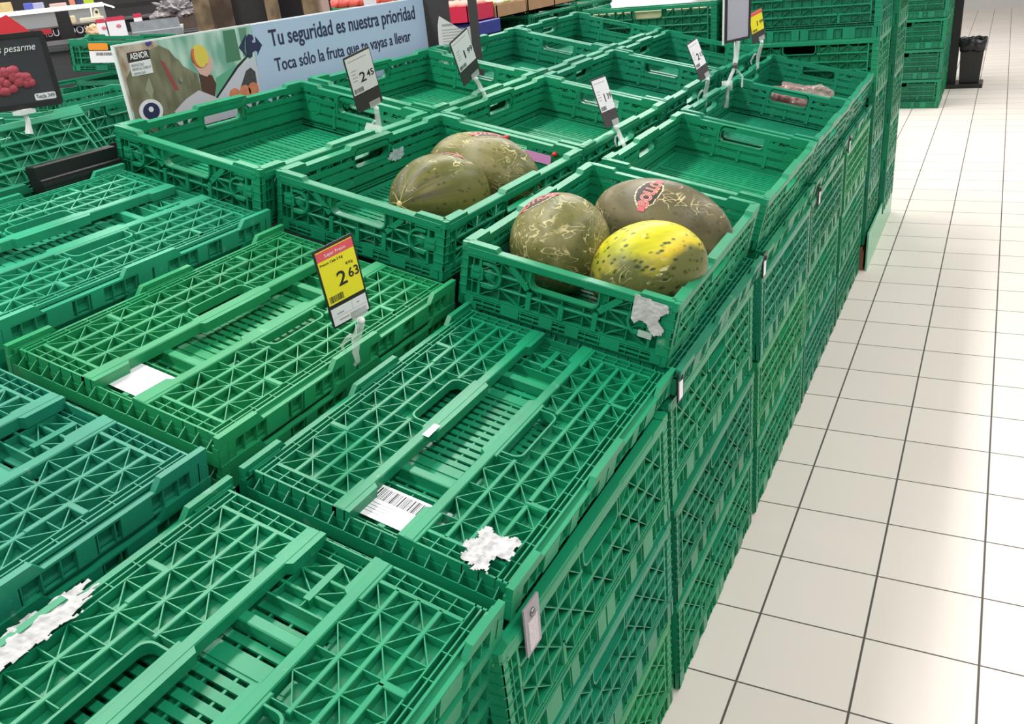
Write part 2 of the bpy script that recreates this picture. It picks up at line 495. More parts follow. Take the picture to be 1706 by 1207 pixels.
def post_mesh(z0, z1):
    if (z0, z1) in POSTS: return POSTS[(z0, z1)]
    mb = MB()
    mb.box(.0, .0, z0, .003, .024, z1 - .012); mb.box(.0, .0, z0, .014, .003, z1 - .012)
    n = max(3, int((z1 - z0) / .017))
    for i in range(n + 1):
        z = z0 + (z1 - .014 - z0) * i / n
        mb.prism([(-.0015, .002), (.002, -.0015), (.014, -.0015), (.014, .004), (.005, .006), (.004, .022), (-.0015, .022)], z - .0008, z + .0012)
    mb.prism([(-.001, .002), (.002, -.001), (.026, -.001), (.026, .012), (.012, .026), (-.001, .026)], z1 - .013, z1)
    POSTS[(z0, z1)] = mb.mesh('corner', M_CRATE); return POSTS[(z0, z1)]

G1 = (.008, .245, .112); G2 = (.016, .270, .100); G3 = (.022, .310, .165); G4 = (.007, .205, .098); G5 = (.009, .222, .118)
CRATES = {}
def crate(kind, label, M, color, group=None, name=None, raise_right=None, cat='crate'):
    """kind: low, tall (standing walls) or folded"""
    nm = name or {'low': 'shallow_crate', 'tall': 'deep_crate', 'folded': 'folded_crate', 'half': 'half_folded_crate'}[kind]
    root = thing(nm, label, cat, M, group)
    Ll, Ls = CL - .02, CW - .02
    if kind in ('low', 'tall'):
        H, zb, h = (.110, .013, .028) if kind == 'low' else (.165, .046, .047)
        part('base_tray', tray(h, 0), root, T(0, 0, 0), color)
        pl, _ = panel(Ll, H, False); ps, la = panel(Ls, H, True)
        i = .0155
        part('long_wall', pl, root, frame((CW - i, CL / 2, zb), (0, 1, 0), (0, 0, 1)), color)
        part('long_wall', pl, root, frame((i, CL / 2, zb), (0, -1, 0), (0, 0, 1)), color)
        for fr in (frame((CW / 2, i, zb), (1, 0, 0), (0, 0, 1)), frame((CW / 2, CL - i, zb), (-1, 0, 0), (0, 0, 1))):
            w = part('short_wall', ps, root, fr, color)
            for q in la: part('latch', q, w, T(0, 0, 0), color)
        pm = post_mesh(h - .002, zb + H + .002)
        for (x, y, a) in ((0, 0, 0), (CW, 0, 90), (CW, CL, 180), (0, CL, 270)):
            part('corner_post', pm, root, T(x, y, 0) @ Matrix.Rotation(math.radians(a), 4, 'Z'), color)
    else:
        H = .148; h = .038
        part('base_tray', tray(h, 2), root, T(0, 0, 0), color)
        pl, _ = panel(Ll - .006, H, False); ps, la = panel(Ls - .03, H, True)
        for fr in (frame((CW / 2, .012, .0125), (1, 0, 0), (0, 1, 0)), frame((CW / 2, CL - .012, .0125), (-1, 0, 0), (0, -1, 0))):
            w = part('short_wall', ps, root, fr, color)
        lw = [frame((CW - .0115, CL / 2, .0295), (0, 1, 0), (-1, 0, 0)), frame((.0115, CL / 2, .0295), (0, -1, 0), (1, 0, 0))]
        if raise_right is not None:
            a = raise_right
            lw[0] = frame((CW - .0115, CL / 2, .0295), (0, 1, 0), (-math.cos(a), 0, math.sin(a)))
        for fr in lw: part('long_wall', pl, root, fr, color)
    return root

TILT = .2217
def tilted(x, y, z, yaw=0.0):   # x,y,z of the near left rim corner
    return T(x, y, z) @ Matrix.Rotation(yaw, 4, 'Z') @ Matrix.Rotation(TILT, 4, 'Y')
def place(x, y, z, h, yaw=0.0): return tilted(x, y, z, yaw) @ T(0, 0, -h) @ Matrix.Diagonal((.4 / CW, .6 / CL, 1, 1))
HL, HF = .125, .040
grp_top = 'open shallow crates tilted towards the aisle'
A0 = crate('folded', 'bright green folded crate with torn paper and barcode label, at the aisle corner', place(-.507, -.570, .700, HF), G1)
A1_M = place(-.496, .024, .828, HL, .015)
A1 = crate('low', 'open green crate holding the three melons at the aisle edge', A1_M, G1, grp_top)
B1_M = place(-.938, .069, .936, HL, -.022)
B1 = crate('low', 'open green crate holding two dark melons, second row from the aisle', B1_M, G1, grp_top)
names = {
 (0, 2): 'empty open crate directly behind the three melon crate, beside the aisle',
 (0, 3): 'empty open crate in front of the crate with the bagged fruit, aisle edge',
 (0, 4): 'open crate with a clear bag of reddish fruit inside, aisle edge',
 (1, 2): 'empty open crate directly behind the two melon crate',
 (1, 3): 'empty open crate behind the white price tag with a 2, second row from the aisle',
 (1, 4): 'farthest empty open crate of the second row from the aisle',
 (2, 1): 'empty open crate in front of the light blue poster, its slatted floor visible',
 (2, 2): 'empty open crate with a solid floor, at the right end of the light blue poster',
 (2, 3): 'empty open crate behind the white 1,99 price sign, row beside the poster',
 (2, 4): 'farthest empty open crate of the row beside the poster, in front of the white bag',
}
XS = {0: (-.500, .820), 1: (-.932, .935), 2: (-1.338, 1.031)}
YS = {1: .045, 2: .688, 3: 1.300, 4: 1.915}
cols = [G1, G4, G5, G1, G4]
TOPS = {}
for (c, r), lab in names.items():
    x, z = XS[c]
    if (c, r) == (0, 3): x, z = -.498, .823
    yw = {(0, 2): 0, (2, 1): -.02, (1, 3): .01}.get((c, r), random.uniform(-.01, .01))
    TOPS[(c, r)] = crate('low', lab, place(x, YS[r], z, HL, yw), G5 if r > 2 else G1, grp_top)
Am1 = crate('folded', 'folded green crate nearest the camera, in the bottom left corner', place(-.507, -1.190, .700, HF), G1)
B0 = crate('folded', 'folded yellowish green crate with a blank white label, beside the yellow price sign', place(-.915, -.575, .828, HF), G2)
Bm1 = crate('folded', 'folded bluish green crate at the left picture edge, nearest on that side', place(-.917, -1.195, .826, HF), (.014, .230, .140))
C0 = crate('folded', 'folded pale green crate beside the short black bar, before the slatted empty crate', place(-1.327, -.572, .943, HF), G3)
D0 = crate('half', 'half folded green crate with one wall raised, below the grape sign', place(-1.757, -.525, 1.034, HF), (.022, .27, .14), raise_right=.75)
# second crates of the folded piles that show below the top ones
def under(topM, k): return topM @ T(.002 * k, .001 * k, -.0445 * k)
gpile = 'folded crates piled under the nearest corner crate'
M0 = place(-.507, -1.190, .700, HF)
for k, w in enumerate(('directly under the nearest folded crate', 'second under the nearest folded crate', 'third under the nearest folded crate'), 1):
    crate('folded', 'folded green crate ' + w + ' at the bottom left', under(M0, k), G1 if k % 2 else G4, gpile)
crate('folded', 'folded green crate lying under the one with the blank white label', under(place(-.915, -.575, .828, HF), 1), G2)
crate('folded', 'folded green crate lying under the pale one beside the short black bar', under(place(-1.327, -.572, .943, HF), 1), G5)
crate('folded', 'folded bluish green crate lying under the one at the left picture edge', under(place(-.917, -1.195, .826, HF), 1), G5)

for (tx, ty, tz), lab, cc in (((-.494, .024, .707), 'three melon crate', G5), ((-.500, .690, .696), 'empty crate behind the three melons', G1), ((-.498, 1.302, .699), 'empty crate before the bagged fruit', G4), ((-.500, 1.917, .696), 'crate with the bagged fruit', G5)):
    crate('folded', 'folded green crate lying under the ' + lab + ' at the aisle edge', tilted(tx, ty, tz) @ T(0, 0, -.0480) @ Matrix.Diagonal((1.0125, 1.008, 1, 1)), cc, 'folded crates under the aisle edge crates')
# aisle side stacks: deep crates standing three high
tops = ['nearest folded crate', 'folded crate with barcode label', 'three melon crate', 'empty crate behind the three melons', 'empty crate before the bagged fruit', 'bagged fruit crate']
lev = ['bottom', 'middle', 'topmost']
gs = 'deep crates stacked along the aisle'
SY = [-1.240, -.612, .014, .651, 1.275, 1.905]
SX = [-.572, -.511, -.513, -.508, -.511, -.509]
for k in range(6):
    for j in range(3):
        if k == 0 and j == 2: continue
        jit = random.uniform(-.004, .004)
        c = [G4, G1, G2, G5, G1][(k * 2 + j) % 5]
        crate('tall', 'deep crate, %s in the aisle stack under the %s' % (lev[j] if not (k == 0 and j == 1) else 'upper', tops[k]),
              T(SX[k] + jit, SY[k] + random.uniform(-.002, .002), ZF + .2165 * j + .001), c, gs)

# sloped display table carrying the inner rows, and battens behind the aisle stacks
def quad_slab(x0, z0, x1, z1, y0, y1, t):
    return MB().add([(x0, y0, z0), (x1, y0, z1), (x1, y1, z1), (x0, y1, z0), (x0, y0, z0 - t), (x1, y0, z1 - t), (x1, y1, z1 - t), (x0, y1, z0 - t)],
                    [(0, 1, 2, 3), (7, 6, 5, 4), (4, 5, 1, 0), (5, 6, 2, 1), (6, 7, 3, 2), (7, 4, 0, 3)])
tb = thing('display_table', 'dark sloped display table under the inner rows of crates', 'table', T(-1.2, .6, 0))
I = tb.matrix_world.inverted()
def wpart(name, mb, mat, parent, **k):
    me = mb.mesh(name, mat); me.transform(parent.matrix_world.inverted()) if parent else None
    return part(name, me, parent, T(0, 0, 0) if parent else None, **k)
bpy.context.view_layer.update()
wpart('gap_dark_board', MB().box(-.537, -1.3, ZF + .02, -.530, 2.50, .578), M_BLACK, tb)  # added black board, hides the bright floor so the gap below the crates stays dark
wpart('sloped_top', quad_slab(-1.76, .900, -.530, .594, -1.3, 2.50, .02), M_BLACK, tb)
for y in (-1.1, .6, 2.2):
    for x, z in ((-1.7, .86), (-.66, .60)):
        wpart('leg', MB().box(x - .025, y - .025, ZF, x + .025, y + .025, z), M_BLACK, tb)

# ------------------------------------------------------------------ labels and torn paper on the crates
def ragged(cx, cy, rx, ry, n=26, seed=1, amp=.28, notch=None):
    rnd = random.Random(seed); pts = []
    for i in range(n):
        a = 2 * math.pi * i / n; k = 1 + amp * (rnd.random() - .6)
        ca, sa = math.cos(a), math.sin(a)
        q = (abs(ca) ** 3 + abs(sa) ** 3) ** (-1 / 3)
        if notch and abs(((a - notch + math.pi) % (2 * math.pi)) - math.pi) < .45: k *= .35
        pts.append((cx + rx * ca * q * k, cy + ry * sa * q * k))
    return pts
def crumpled(poly, M, amp=.003, seed=3, step=.0025, thick=.0006):
    # grid inside the polygon pushed up and down, two sided sheet
    def inside(x, y):
        c = False; n = len(poly)
        for i in range(n):
            x1, y1 = poly[i]; x2, y2 = poly[i - 1]
            if (y1 > y) != (y2 > y) and x < (x2 - x1) * (y - y1) / (y2 - y1) + x1: c = not c
        return c
    xs = [p[0] for p in poly]; ys = [p[1] for p in poly]; mb = MB(); idx = {}
    nx = int((max(xs) - min(xs)) / step) + 1; ny = int((max(ys) - min(ys)) / step) + 1
    def vid(i, j):
        if (i, j) not in idx:
            x = min(xs) + i * step; y = min(ys) + j * step
            z = amp * (noise.noise(Vector((x * 60, y * 60, seed))) + .6 * noise.noise(Vector((x * 160, y * 160, seed))))
            idx[(i, j)] = len(mb.v); mb.v.append(tuple(M @ Vector((x + .15 * step * noise.noise(Vector((x * 300, y * 300, 1))), y, z + amp + thick))))
        return idx[(i, j)]
    for i in range(nx):
        for j in range(ny):
            if inside(min(xs) + (i + .5) * step, min(ys) + (j + .5) * step):
                mb.f.append((vid(i, j), vid(i + 1, j), vid(i + 1, j + 1), vid(i, j + 1)))
    return mb
def solid(o, t=.0006):
    m = o.modifiers.new('thickness', 'SOLIDIFY'); m.thickness = t; m.offset = 1; return o
# barcode label in the gap of the nearer folded crate, draped on the short wall
lb = MB().box(.140, .035, .0290, .262, .098, .0294)
L1 = part('barcode_label', lb.mesh('barcode_label', M_WHITE), A0, T(0, 0, 0), label='white label with a barcode')
bc = MB(); x = .147; rnd = random.Random(5)
while x < .252:
    w = rnd.choice((.0007, .0012, .002)); bc.box(x, .070, .0294, x + w, .093, .0296); x += w + rnd.choice((.0008, .0015, .0022))
part('barcode', bc.mesh('barcode', M_INK), L1, T(0, 0, 0))
tl = MB()
for i in range(4): tl.box(.147, .062 - i * .006, .0294, .147 + .05 - i * .004, .0632 - i * .006, .0296)
part('printed_line', tl.mesh('printed_lines', M_INKGREY), L1, T(0, 0, 0))
part('paper_tape', crumpled(rrect(.150, .200, .160, .232, .003), T(0, 0, .047), .001, 8).mesh('tape', M_WHITEP), A0, T(0, 0, 0), label='scrap of white tape')
o = part('torn_paper', crumpled(ragged(.343, .044, .030, .036, n=44, seed=4, amp=.42, notch=5.6), T(0, 0, .046), .004, 5).mesh('torn', M_TORN), A0, T(0, 0, 0), label='crumpled white torn paper'); solid(o)
# blank label on B0
part('blank_label', MB().box(.135, .035, .0290, .250, .100, .0294).mesh('label', M_WHITE), B0, T(0, 0, 0), label='blank white label')
# torn paper on the nearest crate, left side
o = part('torn_paper', crumpled(ragged(.014, .275, .020, .105, n=60, seed=9, amp=.42), T(0, 0, .046), .004, 7).mesh('torn', M_TORN), Am1, T(0, 0, 0), label='long torn strip of white paper'); solid(o)
o = part('torn_paper', crumpled(ragged(.085, .175, .008, .022, n=30, seed=3, amp=.5), T(0, 0, .046), .002, 2).mesh('torn', M_TORN), Am1, T(0, 0, 0), label='small scrap of white paper'); solid(o)
# torn paper stuck on the front wall of the melon crate
o = part('torn_paper', crumpled([(.322, .124), (.322, .080), (.328, .072), (.337, .080), (.350, .078), (.356, .066), (.366, .060), (.378, .064), (.380, .076), (.368, .088), (.372, .100), (.383, .108), (.378, .120), (.350, .121)], frame((.0, -.0035, .0), (1, 0, 0), (0, 0, 1)), .0015, 11, .002).mesh('torn', M_TORN), A1, T(0, 0, 0), label='torn white label remains'); solid(o)
part('adhesive_tape', MB().box(.338, -.0045, .050, .362, -.0035, .062).mesh('tape', M_CLEAR), A1, T(0, 0, 0))
# labels inside far crates
part('white_label', MB().box(.15, CL - .0150, .028, .162, CL - .0145, .055).mesh('lab', M_WHITEP), TOPS[(0, 3)], T(0, 0, 0), label='narrow white label')
part('white_label', MB().box(.06, CL - .0150, .088, .125, CL - .0142, .112).mesh('lab', M_TORN), TOPS[(2, 2)], T(0, 0, 0), label='worn white label')

# red balls and a pink tag in the two melon crate
for (x, z, lab) in ((.205, .114, 'small glossy red ball on the far wall of the two melon crate, left one'), (.335, .103, 'small glossy red ball on the far wall of the two melon crate, right one')):
    o = part('red_ball', MB().ball((0, 0, 0), .0065).mesh('red_ball', M_RED, True), None)
    o.matrix_world = B1_M @ T(x, CL - .0215, z); tag(o, lab, 'ball', 'red balls in the two melon crate')
pk = plain('pink_tag', (.72, .30, .62), .4)
o = part('pink_tag', MB().prism(rrect(-.036, -.011, .036, .011, .005), 0, .0012).mesh('pink', pk), None)
o.matrix_world = B1_M @ frame((.292, CL - .021, .086), (1, 0, 0), (0, 0, 1)); tag(o, 'pink paper tag on the far wall behind the melons', 'tag')
o = part('clear_film_scrap', crumpled(ragged(0, 0, .03, .014, seed=13, amp=.5), T(0, 0, 0), .002, 4, .0035).mesh('film', plain('bluish_film', (.45, .56, .60), .25)), None)
o.matrix_world = B1_M @ frame((.0165, .385, .072), (0, 1, .0), (0, 0, 1)); tag(o, 'bluish plastic film scrap stuck on the left wall of the two melon crate', 'film'); solid(o)

# ------------------------------------------------------------------ melons
def melon_mat(name, c1, c2, c3, net, netscale=34, spots=.0, seed=0.0, patch=None, netamt=.55, stripes=False):
    m, n, l, b = new_mat(name)
    tc = n.new('ShaderNodeTexCoord')
    mp = n.new('ShaderNodeMapping'); mp.inputs['Location'].default_value = (seed, seed * 1.7, 0); l.new(tc.outputs['Object'], mp.inputs['Vector'])
    mp2 = n.new('ShaderNodeMapping'); mp2.inputs['Scale'].default_value = (.35, 1, 1); l.new(mp.outputs[0], mp2.inputs['Vector'])
    t = n.new('ShaderNodeTexNoise'); t.inputs['Scale'].default_value = 22; t.inputs['Detail'].default_value = 5; l.new(mp2.outputs[0], t.inputs['Vector'])
    r = n.new('ShaderNodeValToRGB'); r.color_ramp.elements[0].color = (*c1, 1); r.color_ramp.elements[1].color = (*c3, 1)
    r.color_ramp.elements[0].position = .3; r.color_ramp.elements[1].position = .72
    e = r.color_ramp.elements.new(.5); e.color = (*c2, 1)
    l.new(t.outputs['Fac'], r.inputs['Fac'])
    out = r.outputs['Color']
    if patch:
        t3 = n.new('ShaderNodeTexNoise'); t3.inputs['Scale'].default_value = 9; t3.inputs['Detail'].default_value = 4; l.new(mp.outputs[0], t3.inputs['Vector'])
        sp = n.new('ShaderNodeSeparateXYZ'); l.new(tc.outputs['Object'], sp.inputs[0])
        ma = n.new('ShaderNodeMath'); ma.operation = 'MULTIPLY_ADD'; ma.inputs[1].default_value = patch[1]; l.new(sp.outputs['Z'], ma.inputs[0]); l.new(t3.outputs['Fac'], ma.inputs[2])
        mr = n.new('ShaderNodeMapRange'); mr.inputs['From Min'].default_value = .50; mr.inputs['From Max'].default_value = .66; l.new(ma.outputs[0], mr.inputs['Value'])
        mx = n.new('ShaderNodeMix'); mx.data_type = 'RGBA'; mx.inputs['A'].default_value = (*patch[0], 1)
        l.new(mr.outputs['Result'], mx.inputs['Factor']); l.new(out, mx.inputs['B']); out = mx.outputs['Result']
    # dark spots
    if spots:
        v = n.new('ShaderNodeTexVoronoi'); v.inputs['Scale'].default_value = 95; vm_ = n.new('ShaderNodeMapping'); vm_.inputs['Scale'].default_value = (.55, 1, 1); l.new(mp.outputs[0], vm_.inputs['Vector']); l.new(vm_.outputs[0], v.inputs['Vector'])
        s1 = n.new('ShaderNodeMapRange'); s1.inputs['From Min'].default_value = .17; s1.inputs['From Max'].default_value = .36; s1.inputs['To Min'].default_value = spots; s1.inputs['To Max'].default_value = 0
        l.new(v.outputs['Distance'], s1.inputs['Value'])
        t4 = n.new('ShaderNodeTexNoise'); t4.inputs['Scale'].default_value = 16; l.new(mp.outputs[0], t4.inputs['Vector'])
        gt = n.new('ShaderNodeMapRange'); gt.inputs['From Min'].default_value = .42; gt.inputs['From Max'].default_value = .48; l.new(t4.outputs['Fac'], gt.inputs['Value'])
        mu = n.new('ShaderNodeMath'); mu.operation = 'MULTIPLY'; l.new(s1.outputs['Result'], mu.inputs[0]); l.new(gt.outputs['Result'], mu.inputs[1])
        mx = n.new('ShaderNodeMix'); mx.data_type = 'RGBA'; mx.inputs['B'].default_value = (.035, .05, .012, 1)
        l.new(mu.outputs[0], mx.inputs['Factor']); l.new(out, mx.inputs['A']); out = mx.outputs['Result']
    # netting: fine cream contour lines, broken up and present only in patches
    def contour(scl, freq, wid, off, stretch):
        q = n.new('ShaderNodeMapping'); q.inputs['Scale'].default_value = stretch; q.inputs['Location'].default_value = (off, off, off); l.new(mp.outputs[0], q.inputs['Vector'])
        a = n.new('ShaderNodeTexNoise'); a.inputs['Scale'].default_value = scl; a.inputs['Detail'].default_value = 2.5; a.inputs['Distortion'].default_value = .6; l.new(q.outputs[0], a.inputs['Vector'])
        m1 = n.new('ShaderNodeMath'); m1.operation = 'MULTIPLY'; m1.inputs[1].default_value = freq; l.new(a.outputs['Fac'], m1.inputs[0])
        m2 = n.new('ShaderNodeMath'); m2.operation = 'FRACT'; l.new(m1.outputs[0], m2.inputs[0])
        m3 = n.new('ShaderNodeMath'); m3.operation = 'SUBTRACT'; m3.inputs[1].default_value = .5; l.new(m2.outputs[0], m3.inputs[0])
        m4 = n.new('ShaderNodeMath'); m4.operation = 'ABSOLUTE'; l.new(m3.outputs[0], m4.inputs[0])
        r_ = n.new('ShaderNodeMapRange'); r_.inputs['From Min'].default_value = wid * .4; r_.inputs['From Max'].default_value = wid; r_.inputs['To Min'].default_value = 1; r_.inputs['To Max'].default_value = 0
        l.new(m4.outputs[0], r_.inputs['Value'])
        g_ = n.new('ShaderNodeTexNoise'); g_.inputs['Scale'].default_value = netscale; g_.inputs['Detail'].default_value = 2; l.new(q.outputs[0], g_.inputs['Vector'])
        h_ = n.new('ShaderNodeMapRange'); h_.inputs['From Min'].default_value = .44; h_.inputs['From Max'].default_value = .52; l.new(g_.outputs['Fac'], h_.inputs['Value'])
        z_ = n.new('ShaderNodeMath'); z_.operation = 'MULTIPLY'; l.new(r_.outputs['Result'], z_.inputs[0]); l.new(h_.outputs['Result'], z_.inputs[1])
        return z_.outputs[0]
    c1_ = contour(16, 11, .085, 0, (.6, 1, 1)); c2_ = contour(20, 7, .06, 4.2, (1, .6, 1.2))
    cm = n.new('ShaderNodeMath'); cm.operation = 'MAXIMUM'; l.new(c1_, cm.inputs[0]); l.new(c2_, cm.inputs[1])
    pm = n.new('ShaderNodeTexNoise'); pm.inputs['Scale'].default_value = 11; pm.inputs['Detail'].default_value = 3; l.new(mp.outputs[0], pm.inputs['Vector'])
    pr = n.new('ShaderNodeMapRange'); pr.inputs['From Min'].default_value = netamt - .05; pr.inputs['From Max'].default_value = netamt + .05; pr.inputs['To Max'].default_value = .85
    l.new(pm.outputs['Fac'], pr.inputs['Value'])
    mu = n.new('ShaderNodeMath'); mu.operation = 'MULTIPLY'; l.new(cm.outputs[0], mu.inputs[0]); l.new(pr.outputs['Result'], mu.inputs[1])
    if stripes:
        # dark and pale rays running out from the stem end
        s3 = n.new('ShaderNodeSeparateXYZ'); l.new(tc.outputs['Object'], s3.inputs[0])
        at = n.new('ShaderNodeMath'); at.operation = 'ARCTAN2'; l.new(s3.outputs['Z'], at.inputs[0]); l.new(s3.outputs['Y'], at.inputs[1])
        cb_ = n.new('ShaderNodeCombineXYZ'); l.new(at.outputs[0], cb_.inputs[0])
        st_ = n.new('ShaderNodeTexNoise'); st_.inputs['Scale'].default_value = 4.5; st_.inputs['Detail'].default_value = 4; l.new(cb_.outputs[0], st_.inputs['Vector'])
        fx = n.new('ShaderNodeMapRange'); fx.inputs['From Min'].default_value = .02; fx.inputs['From Max'].default_value = .10; l.new(s3.outputs['X'], fx.inputs['Value'])
        sr_ = n.new('ShaderNodeMapRange'); sr_.inputs['From Min'].default_value = .46; sr_.inputs['From Max'].default_value = .56; l.new(st_.outputs['Fac'], sr_.inputs['Value'])
        f2 = n.new('ShaderNodeMath'); f2.operation = 'MULTIPLY'; l.new(fx.outputs['Result'], f2.inputs[0]); l.new(sr_.outputs['Result'], f2.inputs[1])
        f3 = n.new('ShaderNodeMath'); f3.operation = 'MULTIPLY'; f3.inputs[1].default_value = .7; l.new(f2.outputs[0], f3.inputs[0])
        m5 = n.new('ShaderNodeMix'); m5.data_type = 'RGBA'; m5.inputs['B'].default_value = (.055, .055, .045, 1)
        l.new(f3.outputs[0], m5.inputs['Factor']); l.new(out, m5.inputs['A']); out = m5.outputs['Result']
    mx = n.new('ShaderNodeMix'); mx.data_type = 'RGBA'; mx.inputs['B'].default_value = (*net, 1)
    l.new(mu.outputs[0], mx.inputs['Factor']); l.new(out, mx.inputs['A'])
    l.new(mx.outputs['Result'], b.inputs['Base Color'])
    bp = n.new('ShaderNodeBump'); bp.inputs['Strength'].default_value = .35; bp.inputs['Distance'].default_value = .001
    l.new(mu.outputs[0], bp.inputs['Height']); l.new(bp.outputs[0], b.inputs['Normal'])
    b.inputs['Roughness'].default_value = .38; b.inputs['Specular IOR Level'].default_value = .28
    return m
MM_DARK = melon_mat('dark_melon_skin', (.080, .088, .020), (.150, .145, .045), (.24, .215, .09), (.62, .54, .27), 30, .5, 3.1, netamt=.46)
MM_GREY = melon_mat('grey_melon_skin', (.085, .078, .038), (.135, .118, .060), (.18, .155, .07), (.60, .50, .28), 34, .5, 8.2, netamt=.54)
MM_OLIVE = melon_mat('olive_melon_skin', (.070, .078, .014), (.130, .130, .026), (.18, .160, .050), (.58, .5, .26), 34, .8, 5.5, netamt=.58, stripes=True)
MM_YEL = melon_mat('yellow_melon_skin', (.36, .38, .02), (.62, .56, .02), (.76, .52, .02), (.72, .66, .34), 40, .95, 1.2, patch=((.13, .14, .04), 4.6), netamt=.60)
M_STEM = plain('pale_stem_scar', (.62, .50, .22), .7)
M_BROWN = plain('brown_sticker', (.035, .018, .012), .5)
M_CREAM = plain('cream_print', (.75, .62, .42), .5)
M_ORANGE = plain('orange_print', (.75, .28, .10), .5)

def melon(label, loc, rot, a, b, mat, sticker=None, stem=0, group=None):
    M = T(*loc) @ Euler(rot, 'XYZ').to_matrix().to_4x4()
    root = thing('melon', label, 'melon', M, group)
    mb = MB(); nu, nv = 64, 40
    def surf(d, k=1.0):
        # d unit direction; ovoid with gentle ribs, narrower at +x
        x, y, z = d
        e = 1 / math.sqrt((x / a) ** 2 + (y / b) ** 2 + (z / b) ** 2)
        th = math.atan2(z, y); q = 1 + .012 * math.cos(10 * th) * abs(x) * (1 - x * x) - .035 * max(0, x) ** 2 * (1 - x * x) ** .5
        return Vector(d) * e * q * k
    vs = []
    for i in range(nv + 1):
        ph = math.pi * i / nv
        # parametrize by ellipsoid so that the poles are even
        for k in range(nu):
            t = 2 * math.pi * k / nu
            p = Vector((a * math.cos(ph), b * math.sin(ph) * math.cos(t), b * math.sin(ph) * math.sin(t))).normalized()
            vs.append(tuple(surf(p)))
    mb.v = vs
    for i in range(nv):
        for k in range(nu):
            k2 = (k + 1) % nu; mb.f.append((i * nu + k, i * nu + k2, (i + 1) * nu + k2, (i + 1) * nu + k))
    part('rind', mb.mesh('rind', mat, True), root, T(0, 0, 0))
    if stem:
        s = MB(); s.ball((stem * a * .995, 0, 0), (.003, .007, .007), 10, 6)
        for k in range(7):
            an = k * .9 + .3; r0 = .004
            pts = []
            for j in range(6):
                rr = r0 + j * .0055 * (1 + .3 * math.sin(k * 2.3)); c_ = math.sqrt(max(0, 1 - (rr / b) ** 2))
                d = Vector((stem * a * c_, rr * math.cos(an + .04 * j), rr * math.sin(an + .04 * j))).normalized()
                pts.append(surf(d, 1.001))
            s.tube(pts, [.0009 - .00013 * j for j in range(6)], 5)
        part('stem_scar', s.mesh('stem', M_STEM, True), root, T(0, 0, 0))
    if sticker:
        dirv, tdir, L = sticker     # outward direction and text direction in the room, length
        R3 = M.to_3x3().inverted(); d = (R3 @ Vector(dirv)).normalized(); e1 = R3 @ Vector(tdir)
        E1 = (e1 - d * e1.dot(d)).normalized(); E2 = d.cross(E1)
        base = surf(d)
        def onto(me, lift):
            for v in me.vertices:
                p = base + E1 * v.co.x + E2 * v.co.y; v.co = surf(p.normalized(), 1) + p.normalized() * (lift + v.co.z)
            return me
        W2 = L * .5
        hexa = [(-W2 * .92, -.2 * W2), (-W2 * .55, -.52 * W2), (W2 * .35, -.56 * W2), (W2 * .75, -.40 * W2), (W2 * .95, .12 * W2), (W2 * .6, .5 * W2), (W2 * .0, .62 * W2), (-W2 * .5, .5 * W2), (-W2 * .95, .2 * W2)]
        def grid_poly(poly, st=.004):
            xs = [p[0] for p in poly]; ys = [p[1] for p in poly]; g = MB(); idx = {}
            def ins(x, y):
                c = False
                for i in range(len(poly)):
                    x1, y1 = poly[i]; x2, y2 = poly[i - 1]
                    if (y1 > y) != (y2 > y) and x < (x2 - x1) * (y - y1) / (y2 - y1) + x1: c = not c
                return c
            nx = int((max(xs) - min(xs)) / st) + 1; ny = int((max(ys) - min(ys)) / st) + 1
            def vid(i, j):
                if (i, j) not in idx: idx[(i, j)] = len(g.v); g.v.append((min(xs) + i * st, min(ys) + j * st, 0))
                return idx[(i, j)]
            for i in range(nx):
                for j in range(ny):
                    if ins(min(xs) + (i + .5) * st, min(ys) + (j + .5) * st): g.f.append((vid(i, j), vid(i + 1, j), vid(i + 1, j + 1), vid(i, j + 1)))
            return g
        big = [(x * 1.08, y * 1.12) for x, y in hexa]
        st = part('sticker', onto(grid_poly(big, .0022).mesh('sticker', M_CREAM), .0006), root, T(0, 0, 0), label='dark fruit sticker with red letters')
        part('sticker_field', onto(grid_poly(hexa, .0022).mesh('field', M_BROWN), .0010), st, T(0, 0, 0))
        tm = text_mesh('BOLLO', L * .40, M_CREAM, 'CENTER', .0001, bold=L * .018, width=L * .88)
        for v in tm.vertices: v.co.y -= L * .15
        part('sticker_text_edge', onto(tm, .0013), st, T(0, 0, 0))
        tm = text_mesh('BOLLO', L * .40, M_PINK, 'CENTER', .0001, bold=L * .004, width=L * .86)
        for v in tm.vertices: v.co.y -= L * .15
        part('sticker_text', onto(tm, .0017), st, T(0, 0, 0))
        g = MB()
        for x0, x1, y0, y1 in ((.05, .25, -.42, -.3), (.3, .48, -.42, -.3)): g.box(W2 * x0, W2 * y0, 0, W2 * x1, W2 * y1, .0001)
        part('sticker_band', onto(g.mesh('band', M_ORANGE), .0013), st, T(0, 0, 0))
        g = MB()
        for x0 in (-1.20, .90): g.box(W2 * x0, -.22 * W2, 0, W2 * (x0 + .30), .16 * W2, .0001)
        part('sticker_tab', onto(g.mesh('tab', M_PINK), .0015), st, T(0, 0, 0))
    return root
melon('yellow melon with dark speckles and a green underside, in the three melon crate', (-.208, .172, .744), (-0.55, -.12, .62), .108, .085, MM_YEL)
melon('netted melon left of the yellow one, its sticker near the top left', (-.385, .185, .778), (0.3, .12, 2.15), .118, .094, MM_DARK, ((-.30, -.22, .93), (-.87, -.45, -.1), .072))
melon('large dark melon lying behind the yellow one, its dark sticker facing up', (-.268, .430, .746), (-.15, .22, -.02), .148, .090, MM_GREY, ((-.10, -.50, .86), (.22, .80, .45), .078))
